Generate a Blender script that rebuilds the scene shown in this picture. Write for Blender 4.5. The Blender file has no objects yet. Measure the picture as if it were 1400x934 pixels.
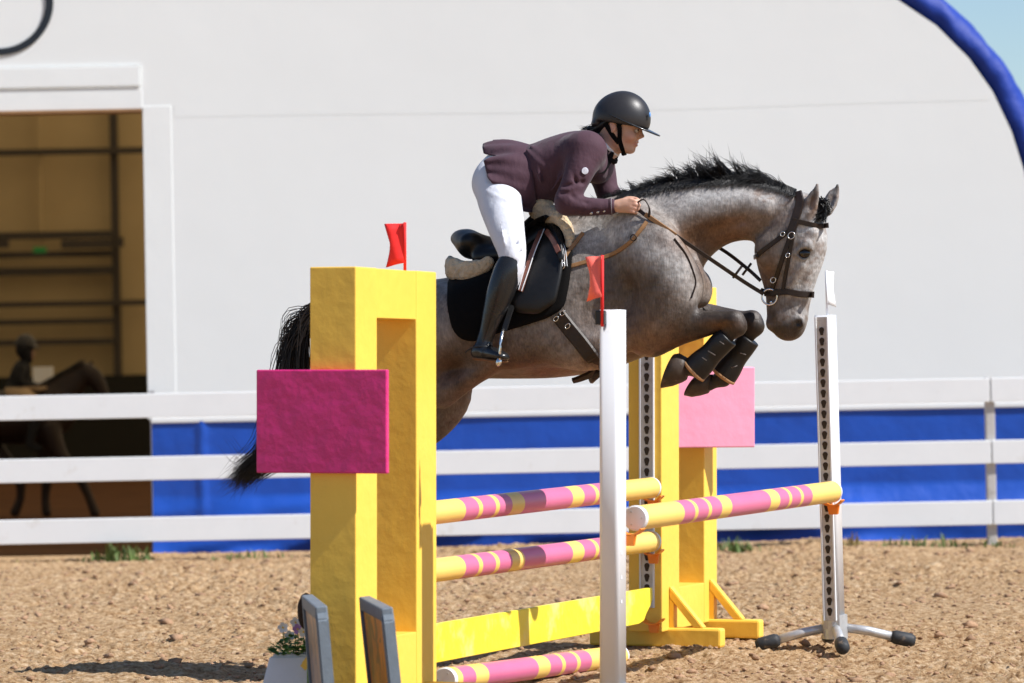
import bpy, bmesh, math, random
import numpy as np
from mathutils import Matrix, Vector, Euler, noise as mnoise
R = math.radians
random.seed(7); rng = np.random.default_rng(7)
SC = bpy.context.scene
COL = SC.collection

# ------------------------------------------------------------------ camera, world, sun, exposure
FPX = 5300.0                                   # focal length in pixels of the 1400 px wide photograph
CAMZ = 1.36
camd = bpy.data.cameras.new('camera'); cam = bpy.data.objects.new('camera', camd); COL.objects.link(cam)
camd.sensor_width = 36; camd.lens = 36 * FPX / 1400
camd.clip_start = 0.1; camd.clip_end = 3000
cam.location = (0, 0, CAMZ)
CAMM = Matrix.Translation((0, 0, CAMZ)) @ Matrix.Rotation(R(90.465), 4, 'X') @ Matrix.Rotation(R(-1.07), 4, 'Z')
cam.matrix_world = CAMM
camd.dof.use_dof = True; camd.dof.focus_distance = 17.6; camd.dof.aperture_fstop = 3.4
SC.camera = cam

SUN_AZ = 21.5      # degrees from +X towards the camera
SUN_EL = 47.5
wd = bpy.data.worlds.new('World'); SC.world = wd; wd.use_nodes = True
wn = wd.node_tree.nodes; wl = wd.node_tree.links
sky = wn.new('ShaderNodeTexSky'); sky.sky_type = 'NISHITA'; sky.sun_disc = False
sky.sun_elevation = R(SUN_EL); sky.sun_rotation = R(90 + SUN_AZ)
sky.air_density = 1.0; sky.dust_density = 0.3; sky.ozone_density = 4.0
wl.new(sky.outputs[0], wn['Background'].inputs['Color']); wn['Background'].inputs['Strength'].default_value = 0.088

sund = bpy.data.lights.new('sun', 'SUN'); sund.energy = 4.7; sund.angle = R(0.53); sund.color = (1.0, 0.975, 0.945)
sun = bpy.data.objects.new('sun', sund); COL.objects.link(sun)
sdir = Vector((math.cos(R(SUN_AZ)) * math.cos(R(SUN_EL)), -math.sin(R(SUN_AZ)) * math.cos(R(SUN_EL)), math.sin(R(SUN_EL))))
sun.rotation_euler = sdir.to_track_quat('Z', 'Y').to_euler(); sun.location = sdir * 40

SC.view_settings.view_transform = 'Standard'; SC.view_settings.look = 'None'
SC.view_settings.exposure = 0.56; SC.view_settings.gamma = 1; SC.view_settings.use_curve_mapping = False
SC.cycles.use_denoising = True
SC.cycles.max_bounces = 6; SC.cycles.diffuse_bounces = 4; SC.cycles.caustics_reflective = False; SC.cycles.caustics_refractive = False

# ------------------------------------------------------------------ helpers
def ray(px, py):
    o = CAMM.translation.copy()
    d = CAMM.to_3x3() @ Vector(((px - 700) / FPX, (467 - py) / FPX, -1))
    return o, d
def W(px, py, d):                               # photo pixel at depth d (metres from the camera along +Y)
    o, r = ray(px, py); t = (d - o.y) / r.y
    return o + r * t
def tag(o, label=None, cat=None, group=None, kind=None):
    if label: o['label'] = label
    if cat: o['category'] = cat
    if group: o['group'] = group
    if kind: o['kind'] = kind
    return o
def empty(name, loc=(0, 0, 0), rot=(0, 0, 0), parent=None):
    o = bpy.data.objects.new(name, None); COL.objects.link(o); o.location = loc; o.rotation_euler = rot
    o.empty_display_size = 0.1
    if parent: o.parent = parent
    return o
def link(name, me, mats, parent=None, smooth=False):
    if not isinstance(mats, (list, tuple)): mats = [mats]
    for m in mats: me.materials.append(m)
    if smooth: me.polygons.foreach_set('use_smooth', [True] * len(me.polygons))
    o = bpy.data.objects.new(name, me); COL.objects.link(o)
    if parent: o.parent = parent
    return o
def from_pd(name, v, f, mats, parent=None, smooth=False):
    me = bpy.data.meshes.new(name); me.from_pydata([tuple(p) for p in v], [], [tuple(q) for q in f]); me.update()
    return link(name, me, mats, parent, smooth)
def from_bm(name, bm, mats, parent=None, smooth=False):
    me = bpy.data.meshes.new(name); bm.normal_update(); bm.to_mesh(me); bm.free()
    return link(name, me, mats, parent, smooth)
def bm_box(bm, lo, hi, bev=0.0, M=None, seg=2):
    r = bmesh.ops.create_cube(bm, size=1)
    vs = r['verts']
    for v in vs:
        v.co = Vector([lo[i] + (v.co[i] + 0.5) * (hi[i] - lo[i]) for i in range(3)])
    if bev > 0:
        es = list({e for v in vs for e in v.link_edges})
        rr = bmesh.ops.bevel(bm, geom=es, offset=bev, segments=seg, affect='EDGES', profile=0.5)
        vs = list({v for f in rr['faces'] for v in f.verts} | {v for v in vs if v.is_valid})
    if M is not None:
        bmesh.ops.transform(bm, matrix=M, verts=vs)
    return vs
def box(name, lo, hi, m, parent=None, bev=0.004, M=None):
    bm = bmesh.new(); bm_box(bm, lo, hi, bev, M); return from_bm(name, bm, m, parent)
def bm_prism(bm, pts, y0, y1, axis='y'):          # polygon in (x,z), extruded along y
    a = [bm.verts.new((p[0], y0, p[1])) for p in pts]; b = [bm.verts.new((p[0], y1, p[1])) for p in pts]
    n = len(pts)
    bm.faces.new(a); bm.faces.new(b[::-1])
    for i in range(n): bm.faces.new((a[i], b[i], b[(i + 1) % n], a[(i + 1) % n]))
    bmesh.ops.recalc_face_normals(bm, faces=bm.faces[:])
def prism(name, pts, y0, y1, m, parent=None, M=None, bev=0.0):
    bm = bmesh.new(); bm_prism(bm, pts, y0, y1)
    if bev > 0: bmesh.ops.bevel(bm, geom=bm.edges[:], offset=bev, segments=2, affect='EDGES')
    if M is not None: bmesh.ops.transform(bm, matrix=M, verts=bm.verts[:])
    return from_bm(name, bm, m, parent)
def frames(pts, up=(0, 1, 0)):
    pts = np.asarray(pts, float); n = len(pts)
    t = np.gradient(pts, axis=0); t /= np.linalg.norm(t, axis=1)[:, None] + 1e-12
    w = np.asarray(up, float)[None, :] - (t @ np.asarray(up, float))[:, None] * t
    w /= np.linalg.norm(w, axis=1)[:, None] + 1e-9
    u = np.cross(t, w)
    return pts, t, u, w
def tube_data(pts, rad, seg=8, cap=True, up=(0.13, 0.2, 0.97), el=1.0):
    pts, t, u, w = frames(pts, up); n = len(pts)
    rad = np.broadcast_to(np.asarray(rad, float), (n,))
    a = np.linspace(0, 2 * math.pi, seg, endpoint=False)
    v = pts[:, None, :] + rad[:, None, None] * (np.cos(a)[None, :, None] * u[:, None, :] + el * np.sin(a)[None, :, None] * w[:, None, :])
    v = v.reshape(-1, 3); f = []
    for i in range(n - 1):
        for j in range(seg):
            k = (j + 1) % seg
            f.append((i * seg + j, i * seg + k, (i + 1) * seg + k, (i + 1) * seg + j))
    if cap:
        f.append(tuple(range(seg))[::-1]); f.append(tuple((n - 1) * seg + j for j in range(seg)))
    return v, f
def tube(name, pts, rad, m, parent=None, seg=10, smooth=True, el=1.0, up=(0.13, 0.2, 0.97)):
    v, f = tube_data(pts, rad, seg, True, up, el)
    o = from_pd(name, v, f, m, parent, smooth)
    return o
def join_data(parts):
    V = []; F = []; n = 0
    for v, f in parts:
        V.append(np.asarray(v)); F += [tuple(i + n for i in q) for q in f]; n += len(v)
    return np.concatenate(V), F
def crom(P, n):                                   # Catmull-Rom resampling of rows
    P = np.asarray(P, float)
    if len(P) == 2: 
        s = np.linspace(0, 1, n + 1)[:, None]; return P[0] * (1 - s) + P[1] * s
    Q = np.vstack([2 * P[0] - P[1], P, 2 * P[-1] - P[-2]]); out = []
    for i in range(1, len(Q) - 2):
        for s in np.linspace(0, 1, n, endpoint=False):
            p0, p1, p2, p3 = Q[i - 1], Q[i], Q[i + 1], Q[i + 2]
            out.append(0.5 * (2 * p1 + (p2 - p0) * s + (2 * p0 - 5 * p1 + 4 * p2 - p3) * s * s + (3 * p1 - p0 - 3 * p2 + p3) * s ** 3))
    out.append(P[-1]); return np.array(out)

# ------------------------------------------------------------------ materials
def mat(name, col, rough=0.6, spec=0.4, metal=0.0, noise=None, bump=None, sheen=0.0, attr=None, coat=0.0, sub=None, grime=None):
    """noise=(scale, amount) multiplies the colour; bump=(scale, strength, dist); attr: colour attribute name"""
    m = bpy.data.materials.new(name); m.use_nodes = True; nt = m.node_tree; N = nt.nodes; L = nt.links
    b = N['Principled BSDF']; b.inputs['Roughness'].default_value = rough; b.inputs['Metallic'].default_value = metal
    b.inputs['Specular IOR Level'].default_value = spec; b.inputs['Sheen Weight'].default_value = sheen
    b.inputs['Coat Weight'].default_value = coat
    if sub:
        b.inputs['Subsurface Weight'].default_value = sub[0]; b.inputs['Subsurface Radius'].default_value = sub[1]; b.inputs['Subsurface Scale'].default_value = sub[2]
    tc = N.new('ShaderNodeTexCoord')
    if attr:
        ca = N.new('ShaderNodeAttribute'); ca.attribute_name = attr; src = ca.outputs['Color']
    else:
        rgb = N.new('ShaderNodeRGB'); rgb.outputs[0].default_value = (*col, 1); src = rgb.outputs[0]
    if noise:
        nz = N.new('ShaderNodeTexNoise'); nz.inputs['Scale'].default_value = noise[0]; nz.inputs['Detail'].default_value = 6
        nz.inputs['Roughness'].default_value = 0.65
        L.new(tc.outputs['Object'], nz.inputs['Vector'])
        mr = N.new('ShaderNodeMapRange'); mr.inputs['From Min'].default_value = 0.25; mr.inputs['From Max'].default_value = 0.75
        mr.inputs['To Min'].default_value = 1 - noise[1]; mr.inputs['To Max'].default_value = 1 + noise[1]
        L.new(nz.outputs['Fac'], mr.inputs['Value'])
        mx = N.new('ShaderNodeVectorMath'); mx.operation = 'SCALE'
        L.new(src, mx.inputs[0]); L.new(mr.outputs[0], mx.inputs['Scale']); src = mx.outputs[0]
    if grime:                                     # (colour, scale, threshold): stains with a shape of their own
        nz = N.new('ShaderNodeTexNoise'); nz.inputs['Scale'].default_value = grime[1]; nz.inputs['Detail'].default_value = 8; nz.inputs['Roughness'].default_value = 0.7
        L.new(tc.outputs['Object'], nz.inputs['Vector'])
        mr = N.new('ShaderNodeMapRange'); mr.inputs['From Min'].default_value = grime[2]; mr.inputs['From Max'].default_value = grime[2] + 0.12
        mr.inputs['To Max'].default_value = grime[3] if len(grime) > 3 else 0.7
        L.new(nz.outputs['Fac'], mr.inputs['Value'])
        mx = N.new('ShaderNodeMix'); mx.data_type = 'RGBA'; L.new(mr.outputs[0], mx.inputs['Factor'])
        L.new(src, mx.inputs['A']); mx.inputs['B'].default_value = (*grime[0], 1); src = mx.outputs['Result']
    L.new(src, b.inputs['Base Color'])
    if bump:
        nz = N.new('ShaderNodeTexNoise'); nz.inputs['Scale'].default_value = bump[0]; nz.inputs['Detail'].default_value = 5
        if len(bump) > 3:
            mp = N.new('ShaderNodeMapping'); mp.inputs['Scale'].default_value = bump[3]
            L.new(tc.outputs['Object'], mp.inputs['Vector']); L.new(mp.outputs[0], nz.inputs['Vector'])
        else: L.new(tc.outputs['Object'], nz.inputs['Vector'])
        bp = N.new('ShaderNodeBump'); bp.inputs['Strength'].default_value = bump[1]; bp.inputs['Distance'].default_value = bump[2]
        L.new(nz.outputs['Fac'], bp.inputs['Height']); L.new(bp.outputs[0], b.inputs['Normal'])
    return m

M = {}
M['yellow'] = mat('yellow_paint', (0.88, 0.545, 0.075), 0.46, 0.45, noise=(3, .06), bump=(15, .30, .010), grime=((.42, .26, .05), 7, .66, .45))
M['yellow_smooth'] = mat('yellow_pole_paint', (0.86, 0.57, 0.14), 0.38, 0.5, noise=(5, .05), grime=((.45, .30, .12), 9, .64, .5))
M['pink_smooth'] = mat('pink_pole_paint', (0.62, 0.14, 0.27), 0.35, 0.5, noise=(5, .06), grime=((.35, .15, .12), 9, .64, .5))
M['magenta'] = mat('magenta_paint', (0.62, 0.022, 0.175), 0.36, 0.5, noise=(3, .08), bump=(11, .55, .018))
M['pink'] = mat('pink_paint', (0.82, 0.31, 0.45), 0.5, 0.4, noise=(4, .04), bump=(10, .25, .02))
M['white_paint'] = mat('white_paint', (0.74, 0.755, 0.765), 0.5, 0.4, noise=(4, .03), grime=((.55, .50, .44), 5, .62, .45))
M['white_plastic'] = mat('white_plastic', (0.72, 0.725, 0.74), 0.32, 0.5, noise=(6, .02), grime=((.6, .55, .48), 8, .64, .5))
M['alu'] = mat('aluminium_track', (0.60, 0.57, 0.53), 0.5, 0.4, metal=0.2, noise=(20, .1), grime=((.35, .27, .18), 14, .52, .6))
M['hole'] = mat('dark_hole', (0.06, 0.045, 0.032), 0.9, 0.1)
M['galv'] = mat('galvanised_steel', (0.55, 0.55, 0.55), 0.45, 0.5, metal=0.6, noise=(30, .15))
M['rubber'] = mat('black_rubber', (0.03, 0.032, 0.035), 0.6, 0.3, noise=(30, .3), grime=((.25, .18, .12), 20, .55, .6))
M['orange'] = mat('orange_plastic', (0.85, 0.24, 0.015), 0.4, 0.5)
M['red'] = mat('red_flag_cloth', (0.78, 0.03, 0.03), 0.6, 0.2)
M['red_lit_through'] = mat('lit_through_red_flag_cloth', (0.92, 0.17, 0.13), 0.6, 0.2)  # lighter red stands in for light shining through the cloth
M['white_flag'] = mat('white_flag_cloth', (0.85, 0.85, 0.85), 0.6, 0.2)
M['black'] = mat('black_plastic', (0.015, 0.015, 0.016), 0.4, 0.4)
# ------------------------------------------------------------------ ground: raked sand arena
def vnoise(x, y, seed):                            # smooth value noise, vectorised
    xi = np.floor(x).astype(np.int64); yi = np.floor(y).astype(np.int64); xf = x - xi; yf = y - yi
    def h(a, b):
        n = (a * 374761393 + b * 668265263 + seed * 974711) & 0x7fffffff
        n = ((n ^ (n >> 13)) * 1274126177) & 0x7fffffff
        return ((n ^ (n >> 16)) & 0xffff) / 65535.0
    u = xf * xf * (3 - 2 * xf); v = yf * yf * (3 - 2 * yf)
    return (h(xi, yi) * (1 - u) + h(xi + 1, yi) * u) * (1 - v) + (h(xi, yi + 1) * (1 - u) + h(xi + 1, yi + 1) * u) * v
HOOF = [(rng.uniform(-4.2, 4.2), 16.6 + 12.4 * rng.random() ** 1.2, rng.uniform(.06, .10)) for _ in range(85)]
def sand_h(x, y):
    z = (vnoise(x * .5, y * .5, 1) - .5) * .05 + (vnoise(x * 1.7, y * 1.7, 2) - .5) * .040
    rough = .22 + .75 * vnoise(x * .9 + 3, y * .6, 9) ** 1.5
    z += (vnoise(x * 5.1 + y * 1.3, y * 4.4, 3) - .5) * .034 * rough
    c = vnoise(x * 12 + y * 4, y * 11 - x * 3, 4); z += np.maximum(c - .42, 0) * .030 * rough
    c = vnoise(x * 24 - y * 7, y * 22 + x * 8, 5); z += np.maximum(c - .45, 0) * .040 * rough
    c = vnoise(x * 41 + y * 11, y * 39 - x * 13, 6); z += np.maximum(c - .45, 0) * .042 * rough
    z += (vnoise(x * 71, y * 67, 7) - .5) * .008
    if np.ndim(x) > 1:                                  # hoof prints: a dent with a raised rim
        for (hx, hy, hr) in HOOF:
            q = ((x - hx) ** 2 + ((y - hy) * .9) ** 2) / (hr * hr)
            z = z - np.where(q < 6, .030 * np.exp(-q * 1.2) - .020 * np.exp(-(np.sqrt(q) - 1.25) ** 2 * 9), 0)
    b = np.clip((y - 27.6) / 2.0, 0, 1); z = z - .030 * b          # low bank along the fence
    return z - .012
def grid_ground(x0, x1, y0, y1, nx, ny):
    sx = np.linspace(-1, 1, nx); sx = np.sign(sx) * (.78 * np.abs(sx) + .22 * np.abs(sx) ** 6)
    xs = (x0 + x1) / 2 + sx * (x1 - x0) / 2; t = np.linspace(0, 1, ny); ys = np.where(t < .12, y0 + (16.2 - y0) * t / .12, 16.2 + (y1 - 16.2) * (t - .12) / .88)
    X, Y = np.meshgrid(xs, ys); X = X + rng.uniform(-.003, .003, X.shape); Y = Y + rng.uniform(-.003, .003, Y.shape)
    X[:, 0] = x0; X[:, -1] = x1; Y[0] = y0; Y[-1] = y1
    Z = sand_h(X, Y)
    e = np.minimum(np.minimum(X - x0, x1 - X), np.minimum(Y - y0, y1 - Y)); Z = np.where(e < .5, Z * e / .5 + (-.05) * (1 - e / .5), Z)
    v = np.stack([X, Y, Z], -1).reshape(-1, 3)
    i = np.arange(nx * ny).reshape(ny, nx)
    f = np.stack([i[:-1, :-1], i[:-1, 1:], i[1:, 1:], i[1:, :-1]], -1).reshape(-1, 4)
    return v, f
def mesh_np(name, v, f):
    me = bpy.data.meshes.new(name)
    f = np.asarray(f, np.int32); k = f.shape[1]
    me.vertices.add(len(v)); me.vertices.foreach_set('co', np.asarray(v, np.float32).ravel())
    me.loops.add(f.size); me.loops.foreach_set('vertex_index', f.ravel())
    me.polygons.add(len(f)); me.polygons.foreach_set('loop_start', np.arange(0, f.size, k, dtype=np.int32))
    try: me.polygons.foreach_set('loop_total', np.full(len(f), k, np.int32))
    except Exception: pass
    me.update(calc_edges=True); me.validate(); return me

def sand_mat():
    m = bpy.data.materials.new('riding_sand'); m.use_nodes = True; N = m.node_tree.nodes; L = m.node_tree.links
    b = N['Principled BSDF']; b.inputs['Roughness'].default_value = .95; b.inputs['Specular IOR Level'].default_value = .1
    tc = N.new('ShaderNodeTexCoord')
    def nz(s, d=6):
        n = N.new('ShaderNodeTexNoise'); n.inputs['Scale'].default_value = s; n.inputs['Detail'].default_value = d; n.inputs['Roughness'].default_value = .7
        L.new(tc.outputs['Object'], n.inputs['Vector']); return n.outputs['Fac']
    r1 = N.new('ShaderNodeValToRGB'); e = r1.color_ramp.elements
    e[0].position = .36; e[0].color = (.215, .112, .050, 1); e[1].position = .64; e[1].color = (.67, .50, .325, 1)
    k = r1.color_ramp.elements.new(.5); k.color = (.475, .305, .158, 1)
    L.new(nz(26, 12), r1.inputs[0])  # tone contrast also paints the tiny shadows between grains
    r2 = N.new('ShaderNodeValToRGB'); r2.color_ramp.elements[0].position = .60; r2.color_ramp.elements[1].position = .66
    L.new(nz(48, 6), r2.inputs[0])
    mx = N.new('ShaderNodeMix'); mx.data_type = 'RGBA'; mx.inputs['B'].default_value = (.085, .055, .038, 1)
    mu = N.new('ShaderNodeMath'); mu.operation = 'MULTIPLY'; mu.inputs[1].default_value = .85
    L.new(r2.outputs[0], mu.inputs[0]); L.new(mu.outputs[0], mx.inputs['Factor']); L.new(r1.outputs[0], mx.inputs['A'])
    L.new(mx.outputs['Result'], b.inputs['Base Color'])
    bp = N.new('ShaderNodeBump'); bp.inputs['Strength'].default_value = .9; bp.inputs['Distance'].default_value = .02
    L.new(nz(120, 6), bp.inputs['Height']); L.new(bp.outputs[0], b.inputs['Normal'])
    return m
M['sand'] = sand_mat()
v, f = grid_ground(-5.2, 5.2, 13.0, 31.4, 640, 960)
g = link('sand_ground', mesh_np('sand_ground', v, f), M['sand'], smooth=False); tag(g, kind='structure')
big = []
for (x0, x1, y0, y1) in ((-600, -5.2, -300, 31.4), (5.2, 600, -300, 1500), (-5.2, 5.2, -300, 13.0), (-600, 5.2, 68, 1500)):
    big.append(([(x0, y0, -.055), (x1, y0, -.055), (x1, y1, -.055), (x0, y1, -.055)], [(0, 1, 2, 3)]))
v, f = join_data(big); g2 = from_pd('ground', v, f, M['sand']); tag(g2, kind='structure')

# loose clods thrown up by hooves: nobody could count them
ico = bmesh.new(); bmesh.ops.create_icosphere(ico, subdivisions=1, radius=1)
iv = np.array([v.co[:] for v in ico.verts]); jf = np.array([[v.index for v in f.verts] for f in ico.faces]); ico.free()
NC = 9000; V = []; F = []
for i in range(NC):
    x = rng.uniform(-5, 5); y = 16.4 + (rng.random() ** 1.15) * 13.6
    s = rng.choice([.006, .009, .014, .024], p=[.40, .38, .19, .03]) * rng.uniform(.7, 1.4)
    p = iv * rng.uniform(.45, 1.35, (12, 1)) * s * np.array([1.5, 1.2, .7])
    a = rng.uniform(0, 6.28); c, sn = math.cos(a), math.sin(a)
    p = p @ np.array([[c, sn, 0], [-sn, c, 0], [0, 0, 1]])
    V.append(p + np.array([x, y, float(sand_h(np.array(x), np.array(y))) + s * .25])); F.append(jf + i * 12)
cl = link('sand_clods', mesh_np('sand_clods', np.concatenate(V), np.concatenate(F)), mat('clod_sand', (.33, .205, .125), .95, .1, noise=(9, .45), bump=(60, .6, .01)))
tag(cl, 'loose brown sand clods scattered over the arena ground', 'sand clods', kind='stuff')

# ------------------------------------------------------------------ barn (fabric riding hall)
DB = 31.8
M['fabric'] = mat('white_hall_fabric', (.775, .795, .785), .6, .25, noise=(.35, .02), bump=(.9, .12, .05))
M['fabric2'] = mat('white_frame_fabric', (.785, .805, .795), .55, .25, noise=(2, .02), bump=(2.2, .2, .02))
M['blue'] = mat('blue_tarpaulin', (.007, .072, .43), .42, .5, noise=(1.2, .10), bump=(3.2, .35, .05))
M['letter'] = mat('dark_letter_vinyl', (.018, .024, .032), .5, .3)
barn = empty('riding_hall', (0, DB, 0))
tag(barn, 'white fabric riding hall with blue base band and blue roof edge behind the fence', 'building')
def B(px, py, dd=0):                               # photo pixel on the gable plane, in barn coordinates
    p = W(px, py, DB + dd); return (p.x, p.z)
edge = [B(1412, 300), B(1400, 234), B(1383, 180), B(1357, 125), B(1325, 80), B(1280, 35), B(1228, 0), B(1165, -34), B(1090, -64), B(1000, -92)]
e2 = np.array(edge)
xr = B(1416, 400)[0]
outline = [(xr, -.1), (xr, B(1416, 400)[1])] + edge + [(-8.0, 9.6), (-17.0, 5.0), (-20.0, 3.2), (-20.3, -.1)]
dx0 = B(-760, 340)[0]; dx1 = B(201.5, 340)[0]; dz = (B(190, 150)[1] + B(0, 151)[1]) / 2
zmax = 20
ydoor = dz
right = [(dx1, -.1), (xr, -.1), (xr, B(1416, 400)[1])] + edge
# outline above door right edge
def roof_z(x):
    P = [edge[-1], (-8.0, 9.6), (-17.0, 5.0), (-20.0, 3.2)]
    for a, b in zip(P[:-1], P[1:]):
        if b[0] <= x <= a[0]: return a[1] + (b[1] - a[1]) * (x - a[0]) / (b[0] - a[0])
    return edge[-1][1]
bm = bmesh.new()
def face(pts, y=0):
    vs = [bm.verts.new((p[0], y, p[1])) for p in pts]; bm.faces.new(vs)
face(right + [(dx1, roof_z(dx1)), (dx1, dz)][:1] + [(dx1, dz)])
face([(dx0, dz), (dx1, dz), (dx1, roof_z(dx1)), (-8.0, 9.6), (dx0, roof_z(dx0))] if dx0 < -8 else [(dx0, dz), (dx1, dz), (dx1, roof_z(dx1)), (dx0, roof_z(dx0))])
lefts = [(dx0, -.1), (dx0, dz), (dx0, roof_z(dx0))] + [p for p in [(-8.0, 9.6), (-17.0, 5.0), (-20.0, 3.2)] if p[0] < dx0] + [(-20.3, -.1)]
face(lefts)
bmesh.ops.triangulate(bm, faces=bm.faces[:])
bmesh.ops.recalc_face_normals(bm, faces=bm.faces[:])
from_bm('gable_wall', bm, M['fabric'], barn)
# door lining: soft white frame, slightly proud of the gable
fx = .235
box('door_jamb', (dx1 - .02, -.004, B(206, 577)[1] + .02), (dx1 + fx - .02, .25, dz + .02), M['fabric2'], barn, bev=.003)
box('door_jamb_foot', (dx1 - .005, .004, -.1), (dx1 + .15, .25, B(206, 577)[1] + .018), mat('dark_jamb', (.10, .08, .07), .7, .2), barn, bev=0)
box('door_jamb', (dx0 - fx, -.012, -.05), (dx0, .25, dz + .02), M['fabric2'], barn, bev=.03)
box('door_header', (dx0 - .05, -.004, dz), (dx1 - .02, .25, dz + .17), M['fabric2'], barn, bev=.003)
box('door_header_roll', (dx0 - .05, -.014, dz + .18), (dx1 - .03, .0, dz + .36), M['fabric2'], barn, bev=.013)
box('door_top_batten', (dx0, -.04, dz - .028), (dx1 - .03, .2, dz - .002), mat('tan_timber', (.30, .17, .08), .7, .3, noise=(8, .2)), barn, bev=.004)
# seams welded across the gable fabric
for (pa, pb) in (((238, 154), (1352, 131)),):
    a = B(*pa); b = B(*pb)
    c = (a[0] + b[0]) / 2, (a[1] + b[1]) / 2
    v = []
    n = 40
    for i in range(n + 1):
        t = i / n; x = a[0] + (b[0] - a[0]) * t; z = a[1] + (b[1] - a[1]) * t - .02 * math.sin(math.pi * t) + .006 * math.sin(9 * t)
        v += [(x, -.001, z - .04), (x, -.0012, z + .01), (x, -.001, z + .06)]
    f = [(3 * i + k, 3 * i + k + 1, 3 * i + k + 4, 3 * i + k + 3) for i in range(n) for k in (0, 1)]
    from_pd('seam', v, f, M['fabric'], barn, True)
# blue base band with a loose wrinkled hem
zb = B(206, 577)[1]
xs = np.linspace(dx1 + .012, xr + .02, 260); zs = np.concatenate([np.linspace(zb, .42, 10), np.linspace(.40, -.09, 16)])
X, Z = np.meshgrid(xs, zs)
wr = (vnoise(X * 1.1 + Z * 2.5, Z * 5.0 - X * .35, 21) - .5) * .16 + (vnoise(X * 2.4 - Z * 3, Z * 9, 22) - .5) * .06
Y = -.02 - .01 * vnoise(X * 1.5, Z * 2, 23)
low = np.clip((.40 - Z) / .22, 0, 1); Y = Y - low * (.10 + wr) 
cre = np.exp(-((X - dx1 - .42) / .035) ** 2); Y = Y - .02 * cre * np.clip((Z - .1) / .3, 0, 1)
Y = np.minimum(Y, -.012)
i = np.arange(X.size).reshape(X.shape)
f = np.stack([i[1:, :-1], i[1:, 1:], i[:-1, 1:], i[:-1, :-1]], -1).reshape(-1, 4)
link('blue_base_band', mesh_np('blue_base_band', np.stack([X, Y, Z], -1).reshape(-1, 3), f), M['blue'], barn, True)
box('band_batten', (dx1 + .005, -.045, zb - .012), (xr, -.003, zb + .035), M['fabric2'], barn, bev=.008)
# blue padded roof edge that follows the curved eave, with gathered cloth
pts = crom([(xr + .02, -.1, 0)] + [(xr + .02, B(1416, 400)[1], 0)] + [(p[0], p[1], 0) for p in edge] + [(-8.0, 9.6, 0)], 14)
pts = np.array([(p[0] + 0, .22, p[1]) for p in pts])
seg = 14; vv = []; ff = []
pp, tt, uu, ww = frames(pts, (0, 1, 0))
for i in range(len(pp)):
    for j in range(seg):
        a = 2 * math.pi * j / seg
        s = i * .16
        r = .135 * (1 + .035 * math.sin(s * 2.9 + 3.0 * a) + .04 * math.sin(s * 1.3 - 2 * a) + .02 * math.sin(s * 4.7 + 5 * a))
        c = pp[i] - uu[i] * 0
        vv.append(c + uu[i] * (math.cos(a) * r * 1.05) + ww[i] * (math.sin(a) * r * 1.6))
for i in range(len(pp) - 1):
    for j in range(seg):
        k = (j + 1) % seg; ff.append((i * seg + j, i * seg + k, (i + 1) * seg + k, (i + 1) * seg + j))
off = np.sign((uu[5] @ np.array([1, 0, 0.3]))) * .09
vv = np.array(vv) + np.repeat(uu * off, seg, 0)
o = from_pd('roof_edge', vv, ff, mat('blue_roof_cloth', (.007, .035, .27), .6, .3, noise=(2, .15), bump=(5, .5, .05, (1, 1, 1))), barn, True)
# translucent roof and side wall membrane running back
mt = bpy.data.materials.new('hall_membrane'); mt.use_nodes = True; N = mt.node_tree.nodes; L = mt.node_tree.links
N.remove(N['Principled BSDF'])
tr = N.new('ShaderNodeBsdfTranslucent'); tr.inputs[0].default_value = (.29, .225, .135, 1)
df = N.new('ShaderNodeBsdfDiffuse'); df.inputs[0].default_value = (.45, .38, .27, 1)
ad = N.new('ShaderNodeAddShader'); L.new(tr.outputs[0], ad.inputs[0]); L.new(df.outputs[0], ad.inputs[1]); L.new(ad.outputs[0], N['Material Output'].inputs['Surface'])
prof = [(xr, -.1), (xr, B(1416, 400)[1])] + edge + [(-8.0, 9.6), (-17.0, 5.0), (-20.0, 3.2), (-20.3, -.1)]
YB = 32.0
v = [(p[0], .05, p[1]) for p in prof] + [(p[0], YB, p[1]) for p in prof]; n = len(prof)
from_pd('roof_membrane', v, [(i, i + 1, n + i + 1, n + i) for i in range(n - 1)], mt, barn)
# back wall, its steel columns and girts
M['tan'] = mat('tan_wall_sheet', (.50, .38, .205), .7, .2, noise=(.5, .12))
M['steel'] = mat('dark_steel', (.055, .045, .035), .6, .3)
M['kick'] = mat('dark_kickboard', (.016, .015, .012), .7, .2)
from_pd('back_wall', [(p[0], YB - .05, p[1]) for p in prof], [tuple(range(n))[::-1]], M['tan'], barn)
def BW(px, py, dd=YB - .3):
    p = W(px, py, DB + dd); return p.x, p.z
def beam(name, p0, p1, w, m=None, dd=YB - .3, vert=False):
    a = BW(*p0, dd); b = BW(*p1, dd)
    if vert: box(name, (a[0] - w / 2, dd - .1, b[1]), (a[0] + w / 2, dd + .1, a[1]), m or M['steel'], barn, bev=0)
    else: box(name, (a[0], dd - .06, a[1] - w / 2), (b[0], dd + .06, a[1] + w / 2), m or M['steel'], barn, bev=0)
beam('column', (154, 100), (154, 548), .12, vert=True); beam('column', (-420, 100), (-420, 548), .12, vert=True)
beam('column', (54, 100), (54, 330), .035, vert=True, m=M['tan'])
for y, x1, w in ((217, 205, .10), (331, 155, .12), (357, 155, .10), (380, 155, .13), (425, 205, .09), (449, 155, .09), (477, 155, .10)):
    beam('girt', (-420, y), (x1, y), w, dd=YB - .5)
beam('heater_duct', (84, 334), (156, 334), .14, dd=YB - .8); beam('heater_duct', (-30, 334), (12, 334), .13, dd=YB - .8)
beam('loudspeaker', (162, 331), (169, 344), .16, dd=YB - .9)
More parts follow.
